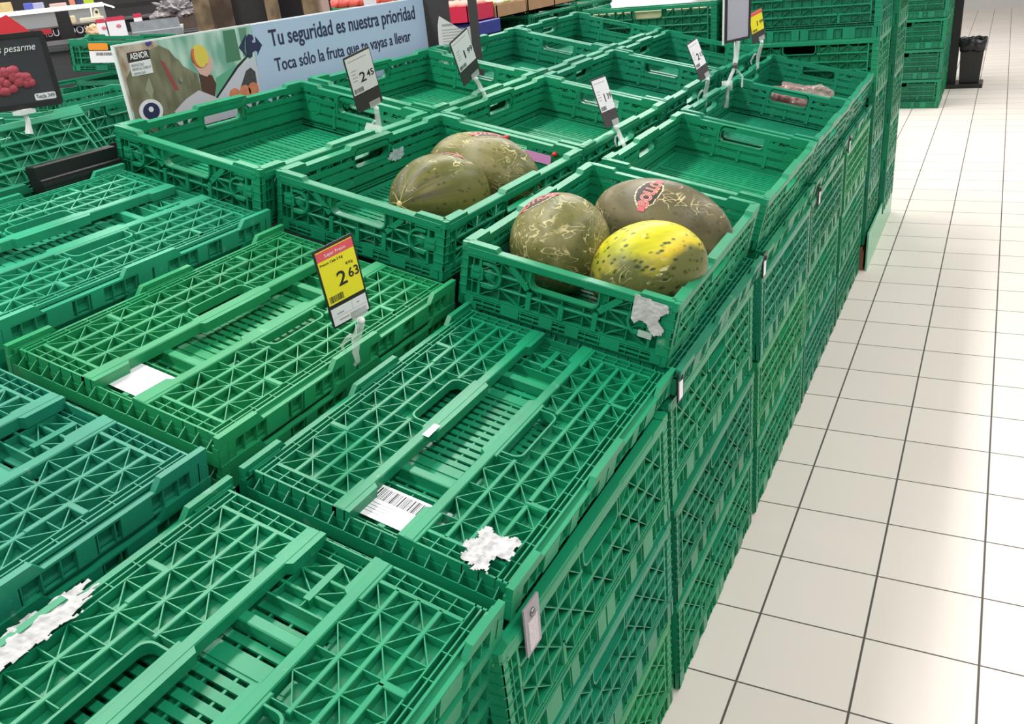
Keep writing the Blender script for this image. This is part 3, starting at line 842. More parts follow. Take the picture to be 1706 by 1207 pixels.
melon('smooth olive melon with its pale stem scar facing the camera, in the two melon crate', (-.682, .256, .838), (0, -.15, -1.72), .124, .089, MM_OLIVE, ((.10, .30, .94), (-.9, -.35, .0), .066), stem=1)
melon('dark netted melon lying behind the olive one in the two melon crate', (-.690, .455, .838), (-.2, .18, -.12), .143, .090, MM_DARK, ((.22, .05, .96), (-.8, -.6, .0), .066))

# ------------------------------------------------------------------ price signs on clear clips
def barcode_mb(x0, y0, w, h, z, rnd=random.Random(3)):
    mb = MB(); x = x0
    while x < x0 + w:
        t = rnd.choice((.0004, .0007, .0012)); mb.box(x, y0, z, x + t, y0 + h, z + .0002); x += t + rnd.choice((.0005, .0009))
    return mb
def price_sign(label, pos, eul, w, h, big, small, kind, base, drop=.05):
    """pos is the bottom centre of the board; eul = tilt, roll, yaw"""
    M = T(*pos) @ Matrix.Rotation(eul[2], 4, 'Z') @ Matrix.Rotation(eul[1], 4, 'Y') @ Matrix.Rotation(eul[0], 4, 'X') @ Matrix.Rotation(math.pi / 2, 4, 'X')
    root = thing('price_sign', label, 'sign', M, 'price signs clipped to the crates')
    board = part('board', MB().prism(rrect(-w / 2, 0, w / 2, h, .004), -.0015, .0, .0003).mesh('board', M_BLACK if kind == 'yellow' else M_DARKGREY), root, T(0, 0, 0))
    cb = h * (.32 if kind != 'yellow' else .30); ct = h * .965
    m = .045 * w
    z = .0002
    if kind == 'yellow' or kind == 'yellow_small':
        part('price_card', MB().box(-w / 2 + m, cb, 0, w / 2 - m, ct, .0006).mesh('card', M_YELLOW), root, T(0, 0, 0))
        part('card_header', MB().box(-w / 2 + m, ct - (ct - cb) * .17, .0006, w / 2 - m, ct - .001, .0009).mesh('hd', M_PINK), root, T(0, 0, 0))
        if kind == 'yellow':
            part('header_text', text_mesh('Super Precio', .0068, M_WHITE, 'CENTER'), root, T(0, ct - (ct - cb) * .125, .0010))
            part('product_text', text_mesh('Freson Caja 2 Kg', .0054, M_INK), root, T(-w / 2 + m + .002, ct - (ct - cb) * .26, .0008))
            part('lower_card', MB().box(-w / 2 + m, h * .03, 0, w / 2 - m, cb - .007, .0006).mesh('lc', M_WHITE), root, T(0, 0, 0))
            lm = MB()
            lm.box(-w / 2 + m, h * .13, .0006, w / 2 - m, h * .133, .0008); lm.box(w * .08, h * .13, .0006, w * .085, cb - .007, .0008)
            lm.box(-w * .33, h * .16, .0006, -w * .15, h * .175, .0008); lm.box(w * .2, h * .18, .0006, w * .26, h * .195, .0008); lm.box(-w * .3, h * .075, .0006, -w * .05, h * .09, .0008)
            part('form_lines', lm.mesh('lines', M_INKGREY), root, T(0, 0, 0))
            part('unit_text', text_mesh('€/Kg', .0058, M_INK), root, T(w * .17, cb + (ct - cb) * .58, .0008))
    else:
        part('price_card', MB().box(-w / 2 + m, cb, 0, w / 2 - m * .6, ct, .0006).mesh('card', M_WHITE), root, T(0, 0, 0))
        lm = MB(); lm.box(-w * .38, ct - .010, .0006, w * .3, ct - .0085, .0008)
        for k in range(4): lm.box(-w * .36, cb + (ct - cb) * (.35 + .09 * k), .0006, -w * (.2 - .03 * (k % 2)), cb + (ct - cb) * (.37 + .09 * k), .0008)
        part('small_print', lm.mesh('print', M_INKGREY), root, T(0, 0, 0))
        part('notch_mark', MB().prism([(-.004, cb), (0, cb - .004), (.004, cb)][::-1], .0, .0006).mesh('notch', M_BLACK), root, T(0, 0, 0))
    pw = w * .34
    s = (ct - cb) * .37
    part('price_text', text_mesh(big, s, M_INK, 'RIGHT', bold=.0003), root, T(w * .13, cb + (ct - cb) * .27, .0009))
    part('cents_text', text_mesh(small, s * .66, M_INK, 'LEFT', bold=.0002, width=w * .26), root, T(w * .17, cb + (ct - cb) * .33, .0009))
    part('barcode', barcode_mb(-w / 2 + m + .003, cb + .003, w * .34, (ct - cb) * .12, .0006).mesh('bc', M_INK), root, T(0, 0, 0))
    # clear gripping plate, ball joint and spring clip hanging below the board, built in world space
    part('grip_plate', MB().box(-w * .02, -.002, .0006, w * .40, .014, .0018).mesh('grip', M_CLEAR), root, T(0, 0, 0))
    Mi = M.inverted(); B = Vector(pos) + (M.to_3x3() @ Vector((w * .20, 0, 0)))
    base = Vector(base)
    top = B + Vector((0, 0, -.008))
    g = MB().ball(tuple(Mi @ top), .0062, 12, 8)
    part('ball_joint', g.mesh('ball', M_WHITEP, True), root, T(0, 0, 0))
    mid = (top * .35 + base * .65)
    g = MB()
    P = [Mi @ p for p in (top + Vector((0, 0, -.004)), top * .6 + mid * .4 + Vector((.003, 0, 0)), mid + Vector((.006, 0, .0)), base + Vector((.012, .0, -.004)), base + Vector((.015, -.002, -.018)), base + Vector((.008, -.002, -.026)))]
    g.tube(P, [.0058, .0062, .0070, .0056, .0042, .0025], 8)
    P = [Mi @ p for p in (mid + Vector((-.002, .0, .006)), mid + Vector((-.009, 0, .002)), base + Vector((-.012, 0, .004)), base + Vector((-.008, 0, -.008)))]
    g.tube(P, [.0032, .0030, .0028, .002], 8)
    part('clip', g.mesh('clip', M_CLEAR, True), root, T(0, 0, 0))
    return root
price_sign('yellow and pink price sign reading 2,63 clipped beside the folded crates', (-.5000, -.301, .809), (.193, -.169, 1.155), .066, .134, '2', '63', 'yellow', (-.530, -.288, .752))
price_sign('white price sign reading 2,45 in front of the light blue poster', (-.944, .419, .994), (.32, -.264, 1.062), .068, .136, '2', '45', 'white', (-.945, .425, .938))
price_sign('white price sign reading 1,99 to the right of the poster', (-.978, .946, .977), (.273, -.468, 1.193), .072, .142, '1', '99', 'white', (-.945, .935, .928))
price_sign('white price sign between the two inner empty crates, straight behind the melons', (-.549, .896, .857), (-.3, -.041, 1.386), .070, .125, '1', '39', 'white', (-.520, .86, .818))
price_sign('small white price sign starting with 2, near the clear plastic stand', (-.472, 1.472, .884), (-.296, -.203, 1.345), .063, .118, '2', '15', 'white', (-.500, 1.52, .815))
price_sign('small yellow and pink price sign on the farthest crate, by the framed sign', (-.465, 2.138, .912), (.072, -.268, .945), .062, .110, '1', '99', 'yellow_small', (-.490, 2.17, .835))

# framed sign on a clear stand
root = thing('sign_stand', 'grey framed sign on a clear plastic stand between the far crates', 'sign', T(-.475, 1.80, .80))
bpy.context.view_layer.update()
fr = frame((-.475, 1.86, .945), (.45, .89, 0), (.0, -.05, 1))
def loc_of(root, M): return root.matrix_world.inverted() @ M
part('sign_frame', MB().ring(rrect(-.06, 0, .06, .22, .004), rrect(-.052, .008, .052, .212, .002), -.003, .003).mesh('frame', M_BLACK), root, loc_of(root, fr))
part('sign_sheet', MB().box(-.053, .007, -.002, .053, .213, .0005).mesh('sheet', plain('grey_lilac_sheet', (.42, .42, .50), .35)), root, loc_of(root, fr))
part('white_edge', MB().box(-.066, -.004, -.006, -.060, .21, -.002).mesh('edge', M_WHITEP), root, loc_of(root, fr))
g = MB().tube([(0, .06, .145), (-.002, .055, .095), (0, .03, .075)], [.011, .009, .009], 8)
part('neck', g.mesh('neck', M_CLEAR, True), root, T(0, 0, 0))
part('joint', MB().ball((0, .03, .07), .011).mesh('joint', plain('smoky_joint', (.08, .09, .09), .2), True), root, T(0, 0, 0))
g = MB().tube([(0, .03, .065), (-.012, -.025, .015), (-.012, -.03, -.03)], .006, 8).tube([(0, .03, .065), (.02, .055, .03), (.025, .03, .0)], .004, 8)
part('clamp_arm', g.mesh('arm', M_CLEAR, True), root, T(0, 0, 0))
part('clamp', MB().tube([(-.01, -.03, .03), (-.01, -.03, .0)], .018, 16).tube([(-.01, -.03, 0), (-.01, -.04, -.055)], .008, 8).mesh('clamp', M_CLEAR, True), root, T(0, 0, 0))

# small price holders screwed to the aisle faces
for i, (y, z, lab) in enumerate(((-.545, .556, 'grey price holder with a screw on the aisle face, nearest to the camera'), (.035, .592, 'narrow white price holder on the aisle face below the three melon crate'),
                    (.660, .592, 'narrow white price holder on the aisle face, third from the camera'), (1.365, .563, 'narrow white price holder on the aisle face, fourth from the camera'), (1.937, .587, 'narrow white price holder on the aisle face, farthest from the camera'))):
    x = -.1105
    root = thing('price_holder', lab, 'label holder', T(x, y, z), 'price holders on the aisle face')
    s = 1.0 if i == 0 else .8
    fr = frame((0, 0, 0), (0, 1, 0), (0.02, 0, 1))
    part('back_plate', MB().prism(rrect(-.019 * s, -.036 * s, .019 * s, .036 * s, .002), .0, .0025).mesh('bp', plain('grey_holder', (.30, .27, .31), .35) if i == 0 else M_BLACK), root, fr)
    part('paper_insert', MB().box(-.012 * s, -.031 * s, .0025, .012 * s, .012 * s, .0032).mesh('pi', M_WHITE if i else plain('faded_label', (.55, .50, .52), .6, noise_amt=.4, scale=300)), root, fr)
    part('screw', MB().ball((0, .020 * s, .003), (.006, .006, .004), 12, 6).mesh('sc', plain('screw_metal', (.25, .25, .25), .3, 1) if i == 0 else M_INK, True), root, fr)

# ------------------------------------------------------------------ poster in its black rail
root = thing('poster_board', 'long light blue safety poster with a shopper photo, standing behind the crates', 'poster', T(-1.405, .15, .955))
FR = frame((.0, 0, 0), (0, 1, 0), (0, 0, 1))     # local x along the poster, y up, z towards the aisle
def PP(pts, oy=.15, oz=.955): return [(y - oy, z - oz) for y, z in pts]
X1, Z1 = 1.409, 1.1815
part('panel', MB().box(0, .0, -.008, X1 - .15, Z1 - .955, 0).mesh('panel', M_WHITEP), root, FR)
def soft(name, c1, c2, sc=12):
    m, n, l, b = new_mat(name)
    tc = n.new('ShaderNodeTexCoord'); t = n.new('ShaderNodeTexNoise'); t.inputs['Scale'].default_value = sc; t.inputs['Detail'].default_value = 1.5
    mp = n.new('ShaderNodeMapping'); mp.inputs['Scale'].default_value = (1.6, .7, 1); l.new(tc.outputs['Object'], mp.inputs[0]); l.new(mp.outputs[0], t.inputs['Vector'])
    r = n.new('ShaderNodeValToRGB'); r.color_ramp.elements[0].color = (*c1, 1); r.color_ramp.elements[1].color = (*c2, 1)
    r.color_ramp.elements[0].position = .38; r.color_ramp.elements[1].position = .62
    l.new(t.outputs['Fac'], r.inputs[0]); l.new(r.outputs[0], b.inputs['Base Color']); b.inputs['Roughness'].default_value = .4
    return m
SH = {
'bg':[(0.154, 1.178), (0.609, 1.178), (0.576, .96), (0.153, .96)],
'dk1':[(0.483, 1.175), (0.525, 1.175), (0.525, 1.101), (0.473, 1.101)],
'dk2':[(0.538, 1.175), (0.565, 1.175), (0.559, 1.111), (0.536, 1.107)],
'floorgreen':[(0.426, 1.072), (0.503, 1.092), (0.457, 1.052), (0.412, 1.024)],
'hair':[(0.155, 1.177), (0.271, 1.177), (0.274, 1.135), (0.223, 1.102), (0.155, 1.04)],
'coat':[(0.161, 1.109), (0.21, 1.154), (0.272, 1.166), (0.323, 1.128), (0.35, 1.083), (0.325, 1.032), (0.325, 0.962), (0.156, .962)],
'sleeve':[(0.272, 1.168), (0.3, 1.154), (0.325, 1.117), (0.368, 1.09), (0.37, 1.066), (0.368, 1.031), (0.313, 1.031), (0.291, 1.099)],
'cuff':[(0.375, 1.093), (0.415, 1.08), (0.422, 1.058), (0.409, 1.031), (0.37, 1.038)],
'hand':[(0.361, 1.116), (0.392, 1.102), (0.412, 1.127), (0.429, 1.117), (0.418, 1.09), (0.398, 1.079), (0.377, 1.088)],
'strap':[(0.267, 1.136), (0.279, 1.129), (0.301, 1.063), (0.289, 1.065)],
'lapel':[(0.224, 1.105), (0.228, 1.075), (0.217, 1.057), (0.205, 1.079)],
'bag':[(0.41, 1.024), (0.507, 1.086), (0.572, 1.102), (0.593, .965), (0.41, .965)],
'apron':[(0.273, .97), (0.273, 1.019), (0.316, 1.04), (0.361, 1.053), (0.412, 1.028), (0.415, .97)],
'line':[(0.41, 1.028), (0.415, 1.030), (0.506, 1.090), (0.55, 1.110), (0.551, 1.106), (0.507, 1.084), (.415, 1.025)],
'basket':[(0.499, 1.034), (0.532, 1.073), (0.551, 1.079), (0.565, 1.066), (0.562, 1.033), (0.535, 1.022)],
'blue':[(0.585, 1.1785), (1.406, 1.1785), (1.406, .962), (0.567, .962)],
'logoL':[(0.526, 1.131), (0.559, 1.158), (0.549, 1.141), (0.542, 1.12), (0.547, 1.107)],
'logoR':[(0.559, 1.152), (0.57, 1.158), (0.58, 1.155), (0.584, 1.146), (0.575, 1.14), (0.578, 1.135), (0.588, 1.137), (0.59, 1.151), (0.61, 1.127), (0.584, 1.103), (0.587, 1.113), (0.579, 1.117), (0.569, 1.113), (0.566, 1.104), (0.556, 1.101), (0.549, 1.108), (0.551, 1.127)],
'aen':[(0.181, 1.162), (0.242, 1.162), (0.24, 1.142), (0.179, 1.141)],
'aenw':[(0.179, 1.141), (0.24, 1.142), (0.239, 1.112), (0.179, 1.112)],
'pur':[(0.24, 1.178), (0.256, 1.178), (0.252, 1.171), (0.243, 1.169), (0.238, 1.174)],
}
khaki = soft('khaki_print', (.16, .15, .09), (.25, .235, .15), 22)
order = [('bg', soft('green_blur_print', (.18, .42, .33), (.55, .74, .66), 14), 'photo_background'), ('dk1', plain('dk', (.07, .22, .13), .5), 'photo_foliage'), ('dk2', plain('dk2', (.12, .28, .2), .5), 'photo_foliage'),
 ('floorgreen', plain('fg', (.12, .42, .27), .5), 'photo_floor'), ('hair', soft('hair_print', (.33, .22, .14), (.62, .52, .45), 30), 'photo_hair'), ('coat', khaki, 'photo_coat'), ('lapel', plain('lap', (.32, .33, .22), .5), 'photo_lapel'),
 ('sleeve', khaki, 'photo_sleeve'), ('strap', plain('strap', (.35, .06, .06), .5), 'photo_strap'), ('cuff', plain('cuff', (.09, .035, .025), .5), 'photo_cuff'), ('hand', plain('hand', (.75, .45, .40), .5), 'photo_hand'),
 ('bag', plain('bagp', (.62, .62, .72), .5), 'photo_bag'), ('apron', plain('apr', (.66, .60, .68), .5), 'photo_paper'), ('line', M_BLACK, 'photo_bag_edge'), ('basket', plain('bsk', (.06, .06, .065), .5, noise_amt=.6, scale=200), 'photo_basket'),
 ('blue', plain('light_blue_print', (.47, .60, .82), .45), 'blue_field'), ('logoL', M_NAVY, 'logo_mark'), ('logoR', M_NAVY, 'logo_mark'), ('aen', plain('aenor_dark', (.04, .022, .02), .5), 'seal_header'), ('aenw', M_WHITE, 'seal_card'), ('pur', plain('pur', (.06, .05, .28), .5), 'photo_brooch')]
for i, (k, m, nm) in enumerate(order):
    poly = PP(SH[k]); A = sum(poly[j][0] * poly[(j + 1) % len(poly)][1] - poly[(j + 1) % len(poly)][0] * poly[j][1] for j in range(len(poly)))
    if A < 0: poly.reverse()
    part(nm, MB().prism(poly, 0, .0004 + .00012 * i).mesh(nm, m), root, FR)
def disc(cy, cz, ry, rz, z, mat, nm):
    part(nm, MB().prism([(cy - .15 + ry * math.cos(2 * math.pi * k / 24), cz - .955 + rz * math.sin(2 * math.pi * k / 24)) for k in range(24)], .001, z).mesh(nm, mat), root, FR)
disc(.389, 1.128, .026, .026, .0034, plain('apple_print', (.80, .62, .10), .45), 'photo_apple')
part('photo_apple_blush', MB().prism([(.389 - .15 + .0262 * math.cos(a) * (1 if not inner else .72), 1.128 - .955 + .0262 * math.sin(a)) for inner, rng in ((False, range(9, 22)), (True, range(21, 8, -1))) for a in [2 * math.pi * q / 24 for q in rng]], .001, .0036).mesh('blush', plain('blush', (.72, .16, .06), .45)), root, FR)
for cy, cz in ((.476, 1.022), (.514, 1.024), (.545, 1.026)): disc(cy, cz, .019, .017, .0034, plain('peach_print', (.80, .25, .13), .45, noise_amt=.4, scale=90), 'photo_peach')
disc(.205, 1.032, .034, .026, .0034, M_WHITE, 'round_badge'); disc(.205, 1.032, .024, .0185, .0037, M_NAVY, 'badge_centre')
disc(.205, 1.036, .007, .006, .0039, M_WHITE, 'badge_figure')
part('sleeve_button', MB().ball((.313 - .15, 1.083 - .955, .003), (.005, .006, .001)).mesh('btn', plain('btn', (.25, .27, .26), .4), True), root, FR)
def ptext(nm, s, y, z, hgt, width, mat=M_NAVY, bold=.0):
    hgt *= 1.22
    part(nm, text_mesh(s, hgt / .7, mat, 'LEFT', .0002, width, bold), root, FR @ T(y - .15, z - .955, .0033))
ptext('headline_text', 'Tu seguridad es nuestra prioridad', .641, 1.120, .033, .706, bold=.0007)
ptext('second_line_text', 'Toca sólo la fruta que te vayas a llevar', .643, 1.056, .027, .662, bold=.0004)
ptext('hashtag_text', '#juntosparaayudarte', 1.151, .996, .012, .193)
ptext('seal_text', 'AENOR', .185, 1.147, .0105, .052, M_WHITE, .0004)
ptext('seal_small_text', 'PROTOCOLO', .183, 1.131, .005, .035, M_INKGREY); ptext('seal_small_text', 'FRENTE AL COVID-19', .183, 1.123, .005, .052, M_INKGREY); ptext('seal_small_text', 'CERTIFICADO', .183, 1.114, .004, .035, M_INKGREY)
# black rail that holds it
rl = thing('poster_rail', 'black plastic rail holding the lower edge of the light blue poster', 'rail', T(-1.414, .10, .915))
part('channel', MB().box(-.025, 0, 0, .022, 1.40, .036).box(-.025, 0, .036, -.021, 1.40, .066).box(.016, 0, .036, .020, 1.40, .058).mesh('channel', M_BLACK), rl, T(0, 0, 0))
rl = thing('black_bar', 'short black plastic bar lying between the pale folded crate and the raised wall', 'bar', T(-1.352, -.158, .938))
part('channel', MB().cbox(-.02, 0, 0, .018, .196, .026, .002).cbox(-.02, 0, .026, .008, .196, .052, .002).box(.018, 0, .012, .021, .196, .018).mesh('channel', M_BLACK), rl, T(0, 0, 0))

# ------------------------------------------------------------------ grape sign on the raised wall
root = thing('grape_sign', 'black framed sign with red grapes, cut off at the left edge of the picture', 'sign', T(-1.424, -.087, 1.054))
fr = frame((.043 - .56 * .125, .063 - .83 * .125, .036), (.56, .83, 0), (.02, .01, 1))
gw, gh = .25, .142
part('sign_frame', MB().ring(rrect(-gw / 2, 0, gw / 2, gh, .008), rrect(-gw / 2 + .009, .010, gw / 2 - .009, gh - .009, .003), -.004, .003).mesh('frame', M_BLACK), root, fr)
part('sign_board', MB().box(-gw / 2 + .008, .009, -.003, gw / 2 - .008, gh - .008, .0005).mesh('board', plain('chalk_grey_board', (.035, .037, .045), .5, noise_amt=.35, scale=14)), root, fr)
part('chalk_text', text_mesh('No olvides pesarme', .0190, M_WHITE, 'CENTER', .0003, .134, shear=.35), root, fr @ T(.034, gh - .034, .001))
part('key_tag', MB().prism(rrect(.076, .013, .115, .026, .003), .0005, .0012).mesh('tag', M_WHITE), root, fr)
part('key_text', text_mesh('Tecla 349', .0105, M_INK, 'CENTER', .0002, .034), root, fr @ T(.0955, .016, .0014))
M_GRAPE = plain('red_grape_print', (.42, .055, .085), .4, noise_amt=.45, scale=60)
gb = MB(); rnd = random.Random(12)
for k in range(46):
    a = rnd.uniform(0, 6.28); r = math.sqrt(rnd.random())
    gb.ball((.030 + .048 * r * math.cos(a), .060 + .024 * r * math.sin(a) - .010 * math.cos(a), .0008), (.0092, .0092, .0045), 14, 8)
part('grape_picture', gb.mesh('grapes', M_GRAPE, True), root, fr)
g = MB().tube([(0, 0, .030), (.002, .0, .01), (.0, -.004, -.012)], [.006, .005, .008], 8).box(-.012, -.018, .026, .012, .018, .034)
part('clip', g.mesh('clip', M_WHITEP), root, T(0, 0, 0))

# ------------------------------------------------------------------ tall block of crates at the end of the display
def turned(x, y, z): return T(x, y, z) @ Matrix.Rotation(-math.pi / 2, 4, 'Z') @ T(-CW, 0, 0)   # long side facing the camera
# after the turn the crate spans x..x+CL, y..y+CW
gt = 'crates of the tall block behind the display'
lv = ['bottom', 'second', 'third', 'fourth', 'fifth', 'topmost']
for j in range(6):
    crate('tall', 'crate of the tall block behind the bagged fruit, %s in its right column' % lv[j], turned(-.700, 2.555, .026 + .207 * j), [G4, G5, G4, G1, G5, G4][j], gt)
for j in range(5):
    crate('tall', 'crate of the tall block behind the inner rows, %s in its left column' % (lv[j] if j < 4 else 'topmost'), turned(-1.330, 2.560, -.009 + .207 * j), [G4, G4, G5, G5, G4][j], gt)
for j in range(6):
    crate('tall', 'crate of the rear column above the pale green board, %s one' % (lv[j] if j < 5 else 'topmost'), turned(-.680, 3.020, .026 + .207 * j), [G5, G1, G4, G4, G1, G4][j], gt)
# collapsed panel sticking out at the top of the rear column
o = part('loose_crate_panel', panel(CL - .02, .110, False)[0], None, None, G5)
o.matrix_world = frame((-.056, 3.27, .988), (0, 1, 0), (.25, 0, 1)) @ Matrix.Diagonal((.62, 1, 1, 1)); tag(o, 'loose green crate wall leaning outwards at the top of the rear aisle column', 'panel')
# pallet and green board at its foot
pw_ = plain('pallet_wood', (.20, .10, .045), .8, noise_amt=.4, scale=30)
root = thing('wooden_pallet', 'brown wooden pallet under the tall block of crates, by the green board', 'pallet', T(-.705, 2.55, ZF))
for y in (0, .38, .76): part('stringer', MB().box(0, y, 0, .60, y + .08, .085).mesh('st', pw_), root, T(0, 0, 0))
for i in range(6): part('deck_board', MB().box(.0 + i * .102, -.002, .085, .085 + i * .102, .84, .103).mesh('db', pw_), root, T(0, 0, 0))
gbm = plain('pale_green_board', (.17, .50, .29), .25)
o = part('green_board', MB().box(-.095, 2.545, ZF + .001, -.088, 3.46, ZF + .165).mesh('gb', gbm), None); tag(o, 'flat pale green board standing on the floor at the foot of the tall crates', 'board')
# white bag and yellowish lining seen through the handles
def lumpy(cx, cy, cz, rx, ry, rz, amp, seed, nu=40, nv=24, fl=None):
    mb = MB()
    mb.ball((0, 0, 0), 1, nu, nv); out = []
    for p in mb.v:
        v = Vector(p); k = 1 + amp * (noise.noise(v * 2.2 + Vector((seed, 0, 0))) + .5 * noise.noise(v * 6 + Vector((seed, 3, 0))))
        z = cz + rz * v.z * k
        if fl is not None: z = max(z, fl)
        out.append((cx + rx * v.x * k, cy + ry * v.y * k, z))
    mb.v = out; return mb
wb = plain('thin_white_plastic', (.82, .80, .84), .35)
o = part('white_bag', lumpy(-1.03, 2.76, .99, .27, .16, .10, .22, 3, fl=.836).mesh('bag', wb, True), None); tag(o, 'large white plastic bag lying in the top crate of the tall block, left column', 'bag')
cr = plain('cream_foam', (.72, .66, .40), .6, noise_amt=.15)
o = part('cream_carton', MB().cbox(-.66, 2.59, .870, -.14, 2.93, 1.055, .01).mesh('c', cr), None); tag(o, 'cream carton inside the second crate from the top of the right column', 'carton')
o = part('cream_carton', MB().cbox(-1.29, 2.585, .836, -.78, 2.602, 1.010, .004).mesh('c', cr), None); tag(o, 'cream carton sheet inside the left top crate, seen through the handle', 'carton')

# bag of reddish fruit in crate (0,4)
b4 = place(XS[0][0], YS[4], XS[0][1], HL, 0)
root = thing('fruit_bag', 'clear plastic bag of reddish brown fruit in the far aisle crate', 'bag', b4 @ T(.240, .135, .014))
M_FR = plain('reddish_fruit', (.16, .045, .04), .35, noise_amt=.5, scale=25)
rnd = random.Random(4)
for k in range(9):
    part('fruit', MB().ball((-.085 + .060 * (k % 4) + .01 * rnd.random(), -.055 + .060 * (k // 4), .042), .036, 16, 10).mesh('fr', M_FR, True), root, T(0, 0, 0))
fm, n_, l_, b_ = new_mat('crinkled_film'); b_.inputs['Base Color'].default_value = (.62, .42, .40, 1); b_.inputs['Roughness'].default_value = .12; b_.inputs['Alpha'].default_value = .30
part('film', lumpy(.0, 0, .045, .135, .110, .058, .4, 8, 60, 36, fl=.001).mesh('film', fm), root, T(0, 0, 0))
# clear tray in crate (2,1)
o = part('clear_tray', MB().ring(rrect(-.05, -.022, .05, .022, .01), rrect(-.042, -.015, .042, .015, .008), 0, .018).prism(rrect(-.046, -.018, .046, .018, .01), 0, .002).mesh('ct', plain('frosted_tray', (.45, .55, .50), .3)), None)
o.matrix_world = place(-1.338, .045, 1.031, HL, -.02) @ frame((.30, CL - .040, .070), (1, 0, 0), (0, -.9, .5)); tag(o, 'small frosted plastic tray behind the 2,45 price sign', 'tray')

# ------------------------------------------------------------------ far crates, post, bin
far_g = 'far crate stack beside the waste bin'
for j in range(7):
    crate('tall', 'crate of the far stack before the black post, %s' % ['lowest of seven', 'second from the floor', 'third from the floor', 'fourth from the floor', 'fifth from the floor', 'sixth from the floor', 'topmost'][j],
          turned(-.646, 6.29, ZF + .001 + .2165 * j), [G4, (.012, .2, .10)][j % 2], far_g)
for i, (x, y) in enumerate(((-.650, 6.88), (-.625, 7.46))):
    for j in range(7):
        crate('tall', 'crate behind the far stack by the bin, %s pile, %s' % (['nearer', 'farther'][i], ['lowest', 'second from the floor', 'third from the floor', 'fourth from the floor', 'fifth from the floor', 'sixth from the floor', 'topmost'][j]),
          turned(x, y, ZF + .001 + .2165 * j), G5 if (i + j) % 2 else G2, 'piles behind the far crate stack')
M_BIN = plain('black_bin_plastic', (.012, .012, .013), .35)
M_BAGB = plain('black_bin_bag', (.02, .02, .024), .22)
root = thing('waste_bin', 'small black waste bin lined with a black bag, on a flat base', 'bin', T(.114, 7.31, ZF) @ Matrix.Diagonal((1.06, 1.06, 1.06, 1)))
g = MB()
vs = []
for z, k in ((.035, .82), (.33, 1.0)):
    for x, y in ((-.085, -.09), (.085, -.09), (.085, .09), (-.085, .09)): vs.append((x * k, y * k, z))
g.add(vs, [(3, 2, 1, 0), (0, 1, 5, 4), (1, 2, 6, 5), (2, 3, 7, 6), (3, 0, 4, 7)])
part('body', g.mesh('body', M_BIN), root, T(0, 0, 0))
part('base', MB().cbox(-.19, -.13, 0, .10, .11, .03, .004).mesh('base', M_BIN), root, T(0, 0, 0))
g = MB(); n = 48; rows = [(.27, 1.03), (.32, 1.08), (.355, 1.10), (.362, 1.02), (.33, .96)]
for r, (z, k) in enumerate(rows):
    for i in range(n):
        a = 2 * math.pi * i / n; ca, sa = math.cos(a), math.sin(a); q = (abs(ca) ** 6 + abs(sa) ** 6) ** (-1 / 6)
        w = .008 * noise.noise(Vector((ca * 5, sa * 5, z * 20))) 
        g.v.append((.087 * q * ca * k + w, .092 * q * sa * k + w, z + .022 * noise.noise(Vector((ca * 3, sa * 3, 2)))))
for r in range(len(rows) - 1):
    for i in range(n): j = (i + 1) % n; g.f.append((r * n + i, r * n + j, (r + 1) * n + j, (r + 1) * n + i))
solid(part('bin_bag', g.mesh('bag', M_BAGB, True), root, T(0, 0, 0)), .001)
root = thing('black_post', 'tall black metal post between the far crates and the waste bin', 'post', T(-.022, 7.29, ZF))
part('post', MB().box(-.035, -.03, .03, .035, .03, 2.3).mesh('p', M_BIN), root, T(0, 0, 0))
part('post_foot', MB().box(-.06, -.12, 0.0, -.066 + .06, .13, .03).mesh('pf', M_BIN), root, T(0, 0, 0))

# ------------------------------------------------------------------ background on the left: crates, counters, boxes
def at_yaw(x, y, z, a): return T(x, y, z) @ Matrix.Rotation(math.radians(a), 4, 'Z')
def simple(name, mb, mat, label, cat, M=None, group=None, smooth=False):
    o = part(name, mb.mesh(name, mat, smooth), None)
    if M is not None: o.matrix_world = M
    return tag(o, label, cat, group)
lev5 = ['lowest', 'second from the floor', 'third from the floor', 'fourth from the floor', 'fifth from the floor']
DG = (.010, .19, .095)
for j in range(5):
    crate('tall', 'dark green crate of the stack under the tipped crate, %s' % lev5[j], at_yaw(-3.16, 1.36, ZF + .001 + .2095 * j, 0), DG, 'stack under the tipped crate')
oc = crate('low', 'dark green crate with orange sticker, tipped on top of its stack', at_yaw(-3.065, 1.285, 1.016, 40) @ Matrix.Rotation(math.radians(6), 4, 'Y') @ Matrix.Rotation(-math.pi / 2, 4, 'Z') @ T(-CW, 0, 0), (.012, .21, .105))
part('orange_sticker', MB().prism(rrect(.075, .085, .150, .112, .006), 0, .001).mesh('os', plain('orange_sticker', (.85, .30, .03), .5)), oc, frame((CW + .0045, 0, 0), (0, 1, 0), (0, 0, 1)), label='worn orange sticker')
bl = part('barcode_label', MB().box(.075, .036, 0, .190, .082, .001).mesh('bl', M_WHITE), oc, frame((CW + .0045, 0, 0), (0, 1, 0), (0, 0, 1)), label='white barcode label')
part('barcode', barcode_mb(.10, .064, .075, .012, .001, random.Random(9)).mesh('bc', M_INK), bl, T(0, 0, 0))
piles = [(-2.62, .50, 5, .985, 'right rear pile'), (-2.62, -.12, 5, .975, 'right front pile'), (-3.04, -.05, 5, .960, 'left front pile'), (-3.58, 1.30, 5, .95, 'pile left of the tipped crate')]
